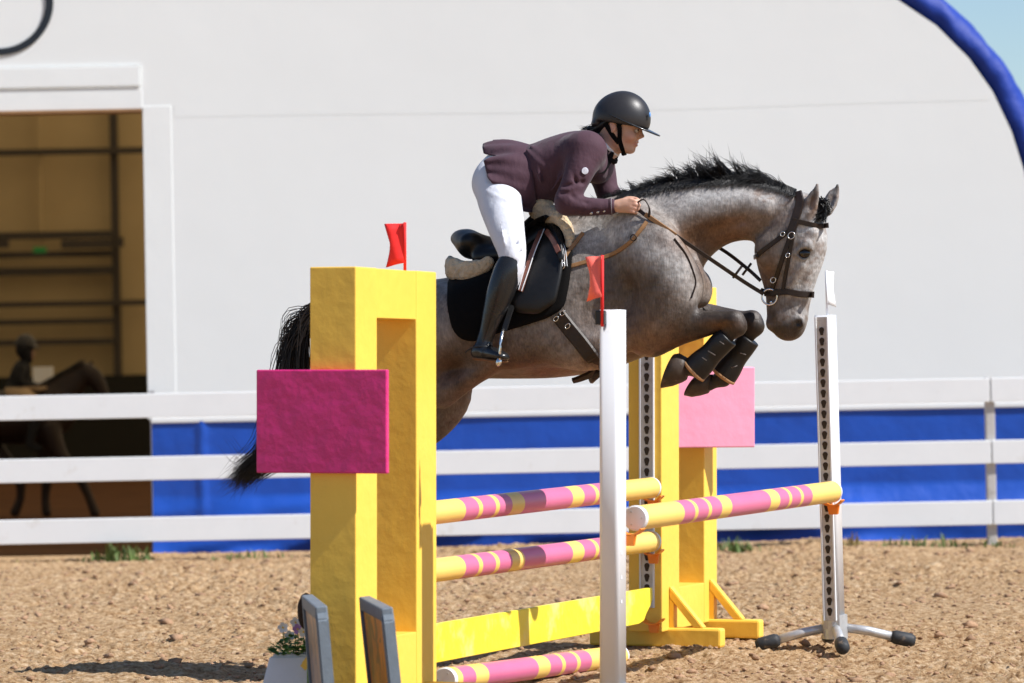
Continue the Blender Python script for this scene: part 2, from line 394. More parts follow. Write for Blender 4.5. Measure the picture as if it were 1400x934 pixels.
beam('exit_sign', (46, 342), (63, 342), .09, mat('green_sign', (.03, .30, .08), .5, .3), dd=YB - .9)
kz = BW(150, 513)[1]
box('kickboard', (-20, YB - .75, -.2), (xr, YB - .68, kz), M['kick'], barn, bev=0)
beam('white_board', (46, 513), (72, 513), .20, M['white_paint'], dd=15)
# interior floor
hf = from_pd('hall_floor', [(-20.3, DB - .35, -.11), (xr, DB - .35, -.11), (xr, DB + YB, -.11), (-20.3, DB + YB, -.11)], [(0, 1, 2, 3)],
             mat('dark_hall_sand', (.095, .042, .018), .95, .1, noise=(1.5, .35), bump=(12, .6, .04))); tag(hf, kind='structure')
# door lining inside and small switch box
box('switch_box', (dx1 + .0, -.10, B(205, 552)[1]), (dx1 + .05, -.072, B(205, 534)[1]), M['galv'], barn)
# the letter on the gable: only the lower right of its bowl is in the picture
cx, cz = B(-2, 4); sc = 1 / (FPX / DB)
ro = np.array([75, 72]) * sc; ri = np.array([64.5, 62.5]) * sc; v = []; n = 48
for i in range(n + 1):
    a = -math.pi / 2 + math.pi * i / n
    for rr in (ro, ri):
        for y in (-.012, -.003): v.append((cx + math.cos(a) * rr[0], y, cz + math.sin(a) * rr[1]))
f = []
for i in range(n):
    a = 4 * i; b = 4 * (i + 1)
    f += [(a, a + 2, b + 2, b), (a, b, b + 1, a + 1), (a + 2, a + 3, b + 3, b + 2)]
lt = from_pd('letter_d', v, f, M['letter'], barn)
for (x0, x1, z0, z1) in ((-33, 0, 62.5, 72), (-33, 0, -72, -62.5), (-43, -32.5, -72, 72)):
    box('letter_d_stroke', (cx + x0 * sc, -.0125, cz + z0 * sc), (cx + x1 * sc, -.003, cz + z1 * sc), M['letter'], lt, bev=0)

# ------------------------------------------------------------------ white board fence
DFL = 29.55
def FY(x): return 29.70 + .045 * x
fence = empty('board_fence', (0, 0, 0)); tag(fence, 'white three-rail board fence with grey posts along the arena edge', 'fence')
posts = [W(1354, 640, 29.95).x, ]
sp = 4.85; px0 = posts[0]; posts = [px0 + sp * k for k in range(-4, 2)]
rails = [((0, 558.5), (1400, 532.5), .186), ((0, 644.5), (1400, 617), .181), ((0, 728), (1400, 700), .186)]
for ri_, (pl, pr, h) in enumerate(rails):
    a = W(*pl, FY(-3.9)); b = W(*pr, FY(4.0))
    for k in range(len(posts) - 1):
        x0, x1 = posts[k] + .005, posts[k + 1] - .005
        za = a.z + (b.z - a.z) * (x0 - a.x) / (b.x - a.x); zb_ = a.z + (b.z - a.z) * (x1 - a.x) / (b.x - a.x)
        bm = bmesh.new(); bm_box(bm, (-.5, -.016, -.5), (.5, .016, .5), 0)
        for v_ in bm.verts:
            t = v_.co.x + .5; x = x0 + (x1 - x0) * t
            v_.co = Vector((x, FY(x) + v_.co.y, za + (zb_ - za) * t + v_.co.z * h * (1 if t < .5 else .995)))
        bmesh.ops.bevel(bm, geom=bm.edges[:], offset=.004, segments=1, affect='EDGES')
        from_bm('rail', bm, M['white_paint'], fence)
M['post'] = mat('weathered_grey_post', (.50, .48, .46), .7, .2, noise=(6, .15), grime=((.25, .22, .18), 6, .55, .6))
for x in posts:
    top = W(700 + (x) * 178, 518, FY(x)).z if abs(x) < 4.5 else 1.27
    box('post', (x - .035, FY(x) + .0175, -.15), (x + .035, FY(x) + .11, 1.26), M['post'], fence, bev=.006)

# ------------------------------------------------------------------ weeds along the fence foot
M['grass'] = mat('weed_green', (.085, .13, .030), .6, .3, noise=(3, .4))
M['drygrass'] = mat('dry_weed', (.30, .24, .10), .7, .2, noise=(3, .3))
def weeds(name, px, d, n, h, spread, label, m):
    o = W(px, 750, d); z0 = float(sand_h(np.array(o.x), np.array(d)))
    parts = []
    for i in range(n):
        x = rng.normal(0, spread); y = rng.normal(0, .10); hh = h * rng.uniform(.35, 1.15) * math.exp(-(x / spread) ** 2 * .25)
        a = rng.uniform(0, 6.28); b = rng.uniform(.1, .7) * hh; w = rng.uniform(.004, .011)
        c, s = math.cos(a), math.sin(a); v = []
        for t, ww in ((0, 1), (.5, .9), (.8, .55), (1, .05)):
            X = x + c * b * t * t; Y = y + s * b * t * t; Z = -.02 + hh * t * (1 - .18 * t)
            v += [(X - s * w * ww, Y + c * w * ww, Z), (X + s * w * ww, Y - c * w * ww, Z)]
        parts.append((v, [(0, 1, 3, 2), (2, 3, 5, 4), (4, 5, 7, 6)]))
    v, f = join_data(parts)
    ob = from_pd(name, v, f, m); ob.location = (o.x, d, z0)
    tag(ob, label, 'weeds', 'weeds along the fence foot', 'stuff')
for px, n, h, sp_, lab, dry in (
    (165, 130, .20, .16, 'green grass tuft below the hall doorway by the fence', 0),
    (60, 40, .06, .30, 'low dry weeds at the far left fence foot', 1),
    (205, 30, .09, .05, 'small green tuft at the left end of the blue band', 0),
    (345, 60, .11, .2, 'low weeds left of the yellow wing', 0),
    (640, 40, .06, .25, 'low weeds below the blue band behind the poles', 1),
    (1005, 90, .15, .14, 'weeds right of the far yellow wing', 0),
    (1165, 30, .17, .05, 'tuft behind the far white post', 1),
    (1240, 50, .13, .16, 'green weeds between the far white post and the fence post', 0),
    (1290, 40, .14, .12, 'green weeds just left of the fence post', 0),
    (1345, 40, .12, .14, 'weeds at the foot of the right fence post', 0),
    (1385, 20, .07, .12, 'weeds at the right end of the fence', 1)):
    weeds('weeds', px, 29.55, n, h, sp_, lab, M['drygrass'] if dry else M['grass'])
# ------------------------------------------------------------------ the oxer: yellow wings, white standards, poles
TH = 19.2
ED = Vector((math.sin(R(TH)), math.cos(R(TH)), 0)); RD = Vector((math.cos(R(TH)), -math.sin(R(TH)), 0))
def gz(x, y): return float(sand_h(np.array(x), np.array(y)))
def wing_matrix(p): return Matrix(((RD.x, ED.x, 0, p.x), (RD.y, ED.y, 0, p.y), (0, 0, 1, p.z), (0, 0, 0, 1)))
def keyhole_plate(parent, x, y, z0, z1, w, pitch, ny, holes=True):     # track facing ny (along local y)
    box('track', (x - w / 2, min(y, y + ny * .008), z0), (x + w / 2, max(y, y + ny * .008), z1), M['alu'], parent, bev=.002)
    for s in (-1, 1):
        xx = x + s * (w / 2 + .003)
        box('track_lip', (xx - .004, min(y, y + ny * .016), z0), (xx + .004, max(y, y + ny * .016), z1), M['white_paint'], parent, bev=.001)
    n = int((z1 - z0 - .02) / pitch)
    bm = bmesh.new(); yy0 = y + ny * .0085; yy1 = y + ny * .0105
    pts = []
    rr = pitch * .26
    for a in range(0, 11):
        t = -math.pi * .18 + (math.pi * 1.36) * a / 10
        pts.append((math.cos(t) * rr, math.sin(t) * rr))
    pts += [(-rr * .45, -rr * 2.0), (rr * .45, -rr * 2.0)]
    bm_prism(bm, pts, min(yy0, yy1), max(yy0, yy1))
    me = bpy.data.meshes.new('keyhole'); bm.to_mesh(me); bm.free(); me.materials.append(M['hole'])
    for k in range(n):
        o = bpy.data.objects.new('keyhole', me); COL.objects.link(o); o.parent = parent; o.location = (x, 0, z0 + .03 + pitch * (k + .4))
def cup(parent, x, y, z, ny):                        # orange pole cup: hook plate and curved shallow cup
    v = []; n = 10; f = []
    for i in range(n + 1):
        a = -.95 + 1.9 * i / n
        for (yy, rr) in ((0, .060), (.062, .060), (.062, .067), (0, .067)):
            v.append((x + math.sin(a) * rr, y + ny * (yy + .012), z + .052 - math.cos(a) * rr))
    for i in range(n):
        for k in range(4):
            a, b = 4 * i + k, 4 * i + (k + 1) % 4; f.append((a, b, b + 4, a + 4))
    f += [(0, 1, 2, 3), (4 * n + 3, 4 * n + 2, 4 * n + 1, 4 * n)]
    c = from_pd('cup', v, f, M['orange'], parent)
    prism('cup_hook', [(x - .030, z - .008), (x + .030, z - .008), (x + .022, z - .055), (x - .022, z - .055)], min(y + ny * .012, y + ny * .035), max(y + ny * .012, y + ny * .035), M['orange'], c, bev=.003)

def flag(parent, base, h, sl, fw, fh, m, mstick, dirx=-1, bend=.0):
    s = tube('flag_stick', [(base[0], base[1], base[2]), (base[0], base[1], base[2] + h)], .0065, mstick, parent, seg=8)
    n = 8; v = []; f = []
    for i in range(n + 1):
        t = i / n
        for j in range(7):
            q = j / 6
            x = dirx * fw * (t if t < .7 else .7 + (t - .7) * (abs(q - .5) * 2))
            v.append((base[0] + x, base[1] - .007 + .010 * math.sin(t * 5 + q * 3) + bend * t, base[2] + h - .004 - fh * q - .10 * fh * t * (q - .5) + (-.06 * fh * t)))
    for i in range(n):
        for j in range(6): f.append((i * 7 + j, i * 7 + j + 1, i * 7 + j + 8, i * 7 + j + 7))
    o = from_pd('flag_cloth', v, f, m, parent, True)
    md = o.modifiers.new('thick', 'SOLIDIFY'); md.thickness = .002
    return s

def beat(o, amp=.0025):                            # hand-painted, dented plywood faces: shallow real relief
    return o
def wing(name, p, L, H, w, cols, label, board, boardmat, side, gapz, plate_y, plate_ny, holes, braces=(1, -1), byaw=0):
    """local x = r (right face at 0, left at -w), y = along the poles, z up; cols=[(y0,y1),(y0,y1)]"""
    e = empty(name, p); e.matrix_world = Matrix.Translation(p) @ Matrix.Rotation(R(1.0), 4, 'Y') @ wing_matrix(Vector((0, 0, 0)))
    tag(e, label, 'jump wing', 'yellow jump wings')
    for (y0, y1) in cols: box('column', (-w, y0, .07), (0, y1, H), M['yellow'], e, bev=.005)
    ya, yb = cols[0][1], cols[1][0]
    if ya > yb: ya, yb = cols[1][1], cols[0][0]
    box('top_beam', (-w + .002, ya, gapz[1]), (-.002, yb, H - .002), M['yellow'], e, bev=.003)
    box('bottom_panel', (-w + .002, ya, .07), (-.002, yb, gapz[0]), M['yellow'], e, bev=.003)
    bx0, bx1, bz0, bz1, by0, by1 = board
    bc = Vector(((bx0 + bx1) / 2, (by0 + by1) / 2, 0)); Mb = Matrix.Translation(bc) @ Matrix.Rotation(R(byaw), 4, 'Z') @ Matrix.Translation(-bc)
    box('board', (bx0, by0, bz0), (bx1, by1, bz1), boardmat, e, bev=.006, M=Mb)
    for (y0, y1) in cols:
        ym = (y0 + y1) / 2
        box('foot', (-w - .24, ym - .045, -.01), (.27, ym + .045, .085), M['yellow'], e, bev=.012)
        for s in braces:
            xb = .002 if s > 0 else -w - .002
            prism('brace', [(xb, .29), (xb, .235), (xb + s * .125, .086), (xb + s * .175, .086)], ym - .032, ym + .032, M['yellow'], e, bev=.004)
            prism('brace_upright', [(xb, .232), (xb + s * .022, .205), (xb + s * .022, .086), (xb, .086)], ym - .030, ym + .030, M['yellow'], e)
    pts = [(-w / 2 + .012)]
    keyhole_plate(e, -w / 2 + .012, plate_y, .19, 1.60, .062, .052, plate_ny)
    return e
pA = W(597, 650, 16.2); pA.x -= .0175 * .95; HL = W(597, 372, 16.2).z
pA.z = 0
fz = lambda py: W(440, py, 15.33).z
wL = wing('jump_wing', pA, .917, HL, .197, [(-.235, 0), (-.917, -.685)],
          'tall yellow wooden jump wing with magenta board, nearest the camera', (-.415, .1425, fz(650), fz(508), -.949, -.919), M['magenta'], -1,
          (.30, W(590, 437, 16.0).z), .001, 1, True, (-1,))
flag(wL, (-.01 - .085, -.12, HL), .205, None, .085, .165, M['red'], M['red'])
pB = W(905, 690, 19.1); pB.x -= .0175 * .75; pB.z = 0
HR = W(975, 391, 19.9).z
fz2 = lambda py: W(990, py, 19.82).z
wR = wing('jump_wing', pB, .97, HR, .172, [(0, .30), (.745, .975)],
          'yellow wooden jump wing with pale pink board at the far end of the poles', (-.30, .285, fz2(610), fz2(500), .665, .717), M['pink'], 1,
          (.275, HR - .20), -.001, -1, True, byaw=38)

def pole_thing(a, b, label, rad=.051, full=None):
    a = Vector(a); b = Vector(b); d = b - a; Ln = d.length; fl_ = (full or Ln) / Ln
    e = empty('jump_pole', a); e.rotation_euler = d.to_track_quat('Y', 'Z').to_euler()
    tag(e, label, 'jump pole', 'striped jump poles')
    cuts = [0, .17, .22, .235, .285, .30, .35, .40, .60, .65, .70, .715, .765, .78, .83, 1.0]
    cuts = [q * fl_ for q in cuts]
    if full: cuts = [q for q in cuts if q < .97] + [1.0]
    seg = 32; ms = []
    for k in range(len(cuts) - 1):
        v = []; f = []
        t0, t1 = cuts[k] * Ln, cuts[k + 1] * Ln
        for t in (t0, t1):
            for j in range(seg):
                aa = 2 * math.pi * j / seg; v.append((math.cos(aa) * rad, t, math.sin(aa) * rad))
        f = [(j, (j + 1) % seg, seg + (j + 1) % seg, seg + j) for j in range(seg)]
        o = from_pd('stripe' , v, f, M['pink_smooth'] if k % 2 else M['yellow_smooth'], e, True)
    for t, s in ((0, -1), (Ln, 1)):
        v, f = tube_data([(0, t - s * .012, 0), (0, t + s * .004, 0), (0, t + s * .010, 0)], [rad * 1.035, rad * 1.035, rad * .93], 32)
        c = from_pd('end_cap', v, f, M['white_plastic'], e)
        for q in range(3):
            aa = q * 2.1; p = Vector((math.cos(aa) * .03, t + s * .0095, math.sin(aa) * .03))
            v, f = tube_data([p, p + Vector((0, s * .003, 0))], .004, 8); from_pd('screw', v, f, M['galv'], c)
    return e
def zfit(px, py, d): return W(px, py, d)
P1b = W(890, 667, 19.03); P1m = W(597, 700.5, 16.55)
def extend(m, b, d):                                # continue the line b->m to depth d
    t = (d - b.y) / (m.y - b.y); return b + (m - b) * t
# the near ends stop inside the cups on the near wing's far face
pole_thing(extend(P1m, P1b, 16.27), P1b, 'top yellow and pink striped pole hung between the two yellow wings')
P2b = W(890, 740.5, 19.03); P2m = W(597, 779.5, 16.55)
pole_thing(extend(P2m, P2b, 16.27), P2b, 'second yellow and pink striped pole, below the top one between the yellow wings')
P3b = W(1137, 672.5, 18.60); P3a = W(869, 708.5, 15.93)
pole_thing(P3a, P3b, 'yellow and pink striped pole hung between the two white posts')
g1 = W(640, 931, 17.05); g2_ = W(858, 884, 19.2)
ga = W(846, 897, 18.35); gb = extend(W(664, 922, 16.75), ga, 16.32)
pole_thing(ga, gb, 'striped pole lying on the sand under the yellow plank', full=3.0)
# cups on the far wing
Mi = wR.matrix_world.inverted()
for P, z in ((P1b, 0), (P2b, 0)):
    q = Mi @ P; cup(wR, q.x, -.018, q.z - .055, -1)
q = Mi @ W(888, 838, 19.03); cup(wR, q.x + .01, -.018, q.z - .045, -1)
Mi2 = wL.matrix_world.inverted()
for P in (extend(P1m, P1b, 16.27), extend(P2m, P2b, 16.27)):
    q = Mi2 @ P; cup(wL, q.x, .018, q.z - .055, 1)
# yellow plank
a0 = W(597, 879, 16.55); b0 = W(889, 826.5, 19.02); a0 = extend(a0, b0, 16.30); d = b0 - a0; Lp = d.length
pl = empty('plank', a0); pl.rotation_euler = d.to_track_quat('Y', 'Z').to_euler(); tag(pl, 'flat yellow plank with notched ends hung low between the yellow wings', 'plank')
hp = .083
prof_ = [(0, hp), (Lp, hp), (Lp, hp - .055), (Lp - .03, hp - .085), (Lp - .09, hp - .12), (Lp - .13, -hp + .012), (Lp - .2, -hp), (.2, -hp), (.13, -hp + .012), (.09, hp - .12), (.03, hp - .085), (0, hp - .055)]
prism('board', [(p[0], p[1]) for p in prof_], -.014, .014, mat('bright_yellow_plank', (.84, .68, .035), .4, .5, noise=(4, .08), bump=(14, .4, .01), grime=((.80, .72, .25), 3, .52, .8)), pl, M=Matrix.Rotation(R(90), 4, 'Z'), bev=.003)
for s_ in (0.05, .03):
    box('end_batten', (-.0175, Lp - .10 - s_, hp - .05) if s_ > .04 else (-.0175, .06, hp - .05), (-.0145, Lp - .07 - s_, hp - .02) if s_ > .04 else (-.0145, .09, hp - .02), M['galv'], pl, bev=0)

# white standards
def standard(p, H, lean, face, label, low=0.0):
    e = empty('jump_post', p); e.matrix_world = Matrix.Translation(p) @ Matrix.Rotation(R(lean), 4, 'Y') @ wing_matrix(Vector((0, 0, 0)))
    tag(e, label, 'jump post', 'white jump posts')
    # D-shaped plastic profile
    pts = []
    for (cx_, cy_, a0_) in ((.020, .038, 0), (-.026, .038, 90), (-.026, -.038, 180), (.020, -.038, 270)):
        for i in range(6):
            a = R(a0_ + 18 * i); pts.append((cx_ + .020 * math.cos(a), cy_ + .020 * math.sin(a)))
    v = [(x, y, z) for z in (.10 - low, H) for (x, y) in pts]; n = len(pts)
    f = [(i, (i + 1) % n, n + (i + 1) % n, n + i) for i in range(n)] + [tuple(range(n))[::-1], tuple(range(n, 2 * n))]
    o = from_pd('post_profile', v, f, M['white_plastic'], e)
    o.data.polygons.foreach_set('use_smooth', [True] * n + [False, False])
    keyhole_plate(e, -.006, face * .0585, .14, H - .008, .052, .050, face)
    v, f = tube_data([(0, 0, .05 - low), (0, 0, .165 - low)], [.062, .062], 20); from_pd('foot_collar', v, f, M['galv'], e)
    for k, a in enumerate((20, 110, 200, 290)):
        c, s = math.cos(R(a)), math.sin(R(a))
        pts_ = [(c * .05, s * .05, .10 - low), (c * .16, s * .16, .082 - low), (c * .30, s * .30, .045 - low * .4)]
        lg = tube('leg', pts_, .022, M['galv'], e, seg=12)
        tube('rubber_foot', [(c * .272, s * .272, .052), (c * .29, s * .29, .048), (c * .365, s * .365, .030), (c * .385, s * .385, .026)], [.027, .034, .034, .022], M['rubber'], lg, seg=12)
    return e
pN = W(839, 650, 15.78); pN.z = 0; pN.x -= .0187 * .95
HN = W(839, 423.5, 15.78).z
sN = standard(pN, HN, 1.07, 1, 'white plastic jump post with red flag, standing nearest the camera', .075)
pF = W(1142, 870, 18.72); pF.z = 0.0
HF = W(1132, 431, 18.72).z
sF = standard(pF, HF, -.55, -1, 'white jump post with keyhole track and black rubber feet, far end of the single pole')
# flag on the near post: red cloth, light shining through put into its colour, on a stick held by a black clip
box('flag_clip', (-.052, -.085, HN - .062), (-.012, -.0575, HN - .004), M['black'], sN, bev=.004)
flag(sN, (-.022, -.082, HN - .07), .29, None, .072, .165, M['red_lit_through'], M['red'], dirx=-1, bend=.02)
# white flag on the far post
flag(sF, (.008, .0, HF - .01), .225, None, .030, .155, M['white_flag'], M['white_plastic'], dirx=1, bend=.05)
q = sF.matrix_world.inverted() @ P3b; cup(sF, q.x, -.064, q.z - .055, -1)
q = sN.matrix_world.inverted() @ P3a; cup(sN, q.x, .064, q.z - .055, 1)
# faint height marks printed on the near post
M['mark'] = mat('faint_print', (.62, .62, .63), .5, .3)
for k in range(12):
    z = HN - .12 - .0975 * k
    box('height_mark', (.0405, -.030, z), (.0412, -.012, z + .014), M['mark'], sN, bev=0)

# ------------------------------------------------------------------ framed panels, flower pot and dark round thing at the near wing
M['grey'] = mat('grey_frame_paint', (.15, .18, .21), .55, .4, noise=(14, .14), bump=(20, .3, .01))
def art(name, c1, c2, c3):
    m = bpy.data.materials.new(name); m.use_nodes = True; N = m.node_tree.nodes; L = m.node_tree.links
    b = N['Principled BSDF']; b.inputs['Roughness'].default_value = .35
    tc = N.new('ShaderNodeTexCoord'); n = N.new('ShaderNodeTexVoronoi'); n.inputs['Scale'].default_value = 16; L.new(tc.outputs['Object'], n.inputs['Vector'])
    n2 = N.new('ShaderNodeTexNoise'); n2.inputs['Scale'].default_value = 4; L.new(tc.outputs['Object'], n2.inputs['Vector'])
    r = N.new('ShaderNodeValToRGB'); e = r.color_ramp.elements; e[0].position = .35; e[0].color = (*c1, 1); e[1].position = .65; e[1].color = (*c2, 1); e.new(.5).color = (*c3, 1)
    mx = N.new('ShaderNodeMix'); mx.data_type = 'FLOAT'; mx.inputs['Factor'].default_value = .3; L.new(n2.outputs['Fac'], mx.inputs['A']); L.new(n.outputs['Color'], mx.inputs['B'])
    L.new(mx.outputs['Result'], r.inputs[0]); L.new(r.outputs[0], b.inputs['Base Color']); return m
def panel(pf, pn, df, dn, tw, label, artm, lean):
    a = W(*pf, df); b = W(*pn, dn); H = (a.z + b.z) / 2
    a.z = b.z = 0
    e = empty('framed_panel', b); d = (a - b); Ln = d.length; ang = math.atan2(d.y, d.x)
    e.rotation_euler = (lean, 0, ang)                       # local x runs away along the panel, y to its left
    tag(e, label, 'panel', 'grey framed panels by the near wing')
    t = tw; fr = .05
    prism('frame_side', [(0, -.0), (fr, 0), (fr, H - .02), (.015, H - .02), (0, H - .05)], -t, 0, M['grey'], e, bev=.006)
    prism('frame_side', [(Ln - fr, 0), (Ln, 0), (Ln, H - .05), (Ln - .015, H - .02), (Ln - fr, H - .02)], -t, 0, M['grey'], e, bev=.006)
    box('frame_top', (.015, -t, H - .052), (Ln - .015, 0, H), M['grey'], e, bev=.006)
    box('frame_bottom', (fr, .002 - t, .02), (Ln - fr, -.002, .08), M['grey'], e, bev=.004)
    box('picture', (fr - .01, -t * .8, .06), (Ln - fr + .01, -t * .22, H - .04), artm, e, bev=0)
    return e
panel((424, 812), (444, 830), 15.15, 14.35, .046, 'grey framed panel with brown picture beside the flower pot', art('brown_picture', (.10, .08, .09), (.45, .25, .14), (.30, .18, .12)), R(-4))
panel((505, 815), (537, 831), 15.15, 14.35, .046, 'grey framed panel with orange picture in front of the near yellow wing', art('orange_picture', (.25, .13, .05), (.90, .36, .03), (.70, .26, .04)), R(-5))

pot = W(401, 893, 15.6); zt = pot.z
fp = empty('flower_pot', (pot.x, 15.6, 0)); tag(fp, 'white square flower pot with white pansies beside the near yellow wing', 'flower pot')
M['pot'] = mat('white_pot_plastic', (.72, .72, .72), .5, .4, noise=(5, .06), grime=((.4, .32, .25), 8, .62, .5))
bm = bmesh.new(); r = bmesh.ops.create_cone(bm, cap_ends=True, segments=4, radius1=.20, radius2=.115, depth=zt - .0)
bmesh.ops.rotate(bm, verts=bm.verts[:], cent=(0, 0, 0), matrix=Matrix.Rotation(R(38), 3, 'Z')); bmesh.ops.translate(bm, verts=bm.verts[:], vec=(0, 0, zt / 2))
bmesh.ops.bevel(bm, geom=bm.edges[:], offset=.012, segments=2, affect='EDGES'); from_bm('pot', bm, M['pot'], fp)
M['leaf'] = mat('pansy_leaf', (.085, .20, .04), .5, .4, noise=(12, .4)); M['petal'] = mat('white_petal', (.80, .80, .78), .6, .2); M['petal2'] = mat('lilac_petal', (.45, .25, .55), .6, .2); M['yc'] = mat('yellow_flower_eye', (.8, .55, .03), .6, .2)
parts = []
for i in range(320):
    a = rng.uniform(0, 6.28); rr = .105 * math.sqrt(rng.random()); z = zt + rng.uniform(.0, .085) * (1.1 - rr / .12)
    L_ = rng.uniform(.018, .034); w_ = L_ * .42; th = rng.uniform(0, 6.28); el = rng.uniform(-.3, 1.0)
    dx, dy, dz_ = math.cos(th) * math.cos(el), math.sin(th) * math.cos(el), math.sin(el); sx, sy = -math.sin(th), math.cos(th)
    o_ = np.array((math.cos(a) * rr, math.sin(a) * rr, z)); D_ = np.array((dx, dy, dz_)); S_ = np.array((sx, sy, 0))
    parts.append(([o_, o_ + D_ * L_ * .4 + S_ * w_, o_ + D_ * L_ + np.array((0, 0, -.004)), o_ + D_ * L_ * .4 - S_ * w_], [(0, 1, 2, 3)]))
v, f = join_data(parts); lv = from_pd('leaves', v, f, M['leaf'], fp); lv['kind'] = 'stuff'
for (px, py, yo, mm) in ((387, 858, -.07, 'petal'), (404, 851, -.02, 'petal'), (415, 864, -.09, 'petal'), (407, 860, -.06, 'petal2'), (396, 869, .02, 'petal'), (419, 853, .04, 'petal')):
    c = W(px, py, 15.6 + yo); c = np.array((c.x - pot.x, yo, c.z)); parts = []
    for k in range(5):
        a = k * 1.2566 + .5; d1 = np.array((math.cos(a), -.35, math.sin(a))); s1 = np.array((-math.sin(a), 0, math.cos(a)))
        parts.append(([c, c + d1 * .010 + s1 * .011, c + d1 * .021 + s1 * .006, c + d1 * .021 - s1 * .006, c + d1 * .010 - s1 * .011], [(0, 1, 2, 3, 4)]))
    v, f = join_data(parts); fl = from_pd('flower', v, f, M[mm], fp)
    v, f = tube_data([c + np.array((0, -.002, 0)), c + np.array((0, -.007, 0))], .004, 8); from_pd('flower_eye', v, f, M['yc'], fl)
    tube('stalk', [c, c + np.array((0, .01, -.04)), (c[0] * .6, yo * .6 + .02, zt - .01)], .002, M['leaf'], fl, seg=5)
ds = W(419, 836, 15.42)
so = empty('dried_seed_head', (ds.x, 15.42, 0)); tag(so, 'dark brown rounded seed head on a stalk behind the grey panel', 'seed head')
bm = bmesh.new(); bmesh.ops.create_icosphere(bm, subdivisions=4, radius=1)
for v_ in bm.verts:
    n_ = mnoise.noise(v_.co * 6) * .07 + mnoise.noise(v_.co * 17) * .05
    v_.co = Vector((v_.co.x * .036, v_.co.y * .05, v_.co.z * .073)) * (1 + n_); v_.co.z += ds.z
from_bm('head', bm, mat('dark_seed', (.035, .020, .012), .8, .2, noise=(40, .5), bump=(80, .8, .01)), so, True)
tube('stalk', [(0, 0, ds.z - .06), (.005, .0, .25), (0, 0, 0)], .006, M['leaf'], so)
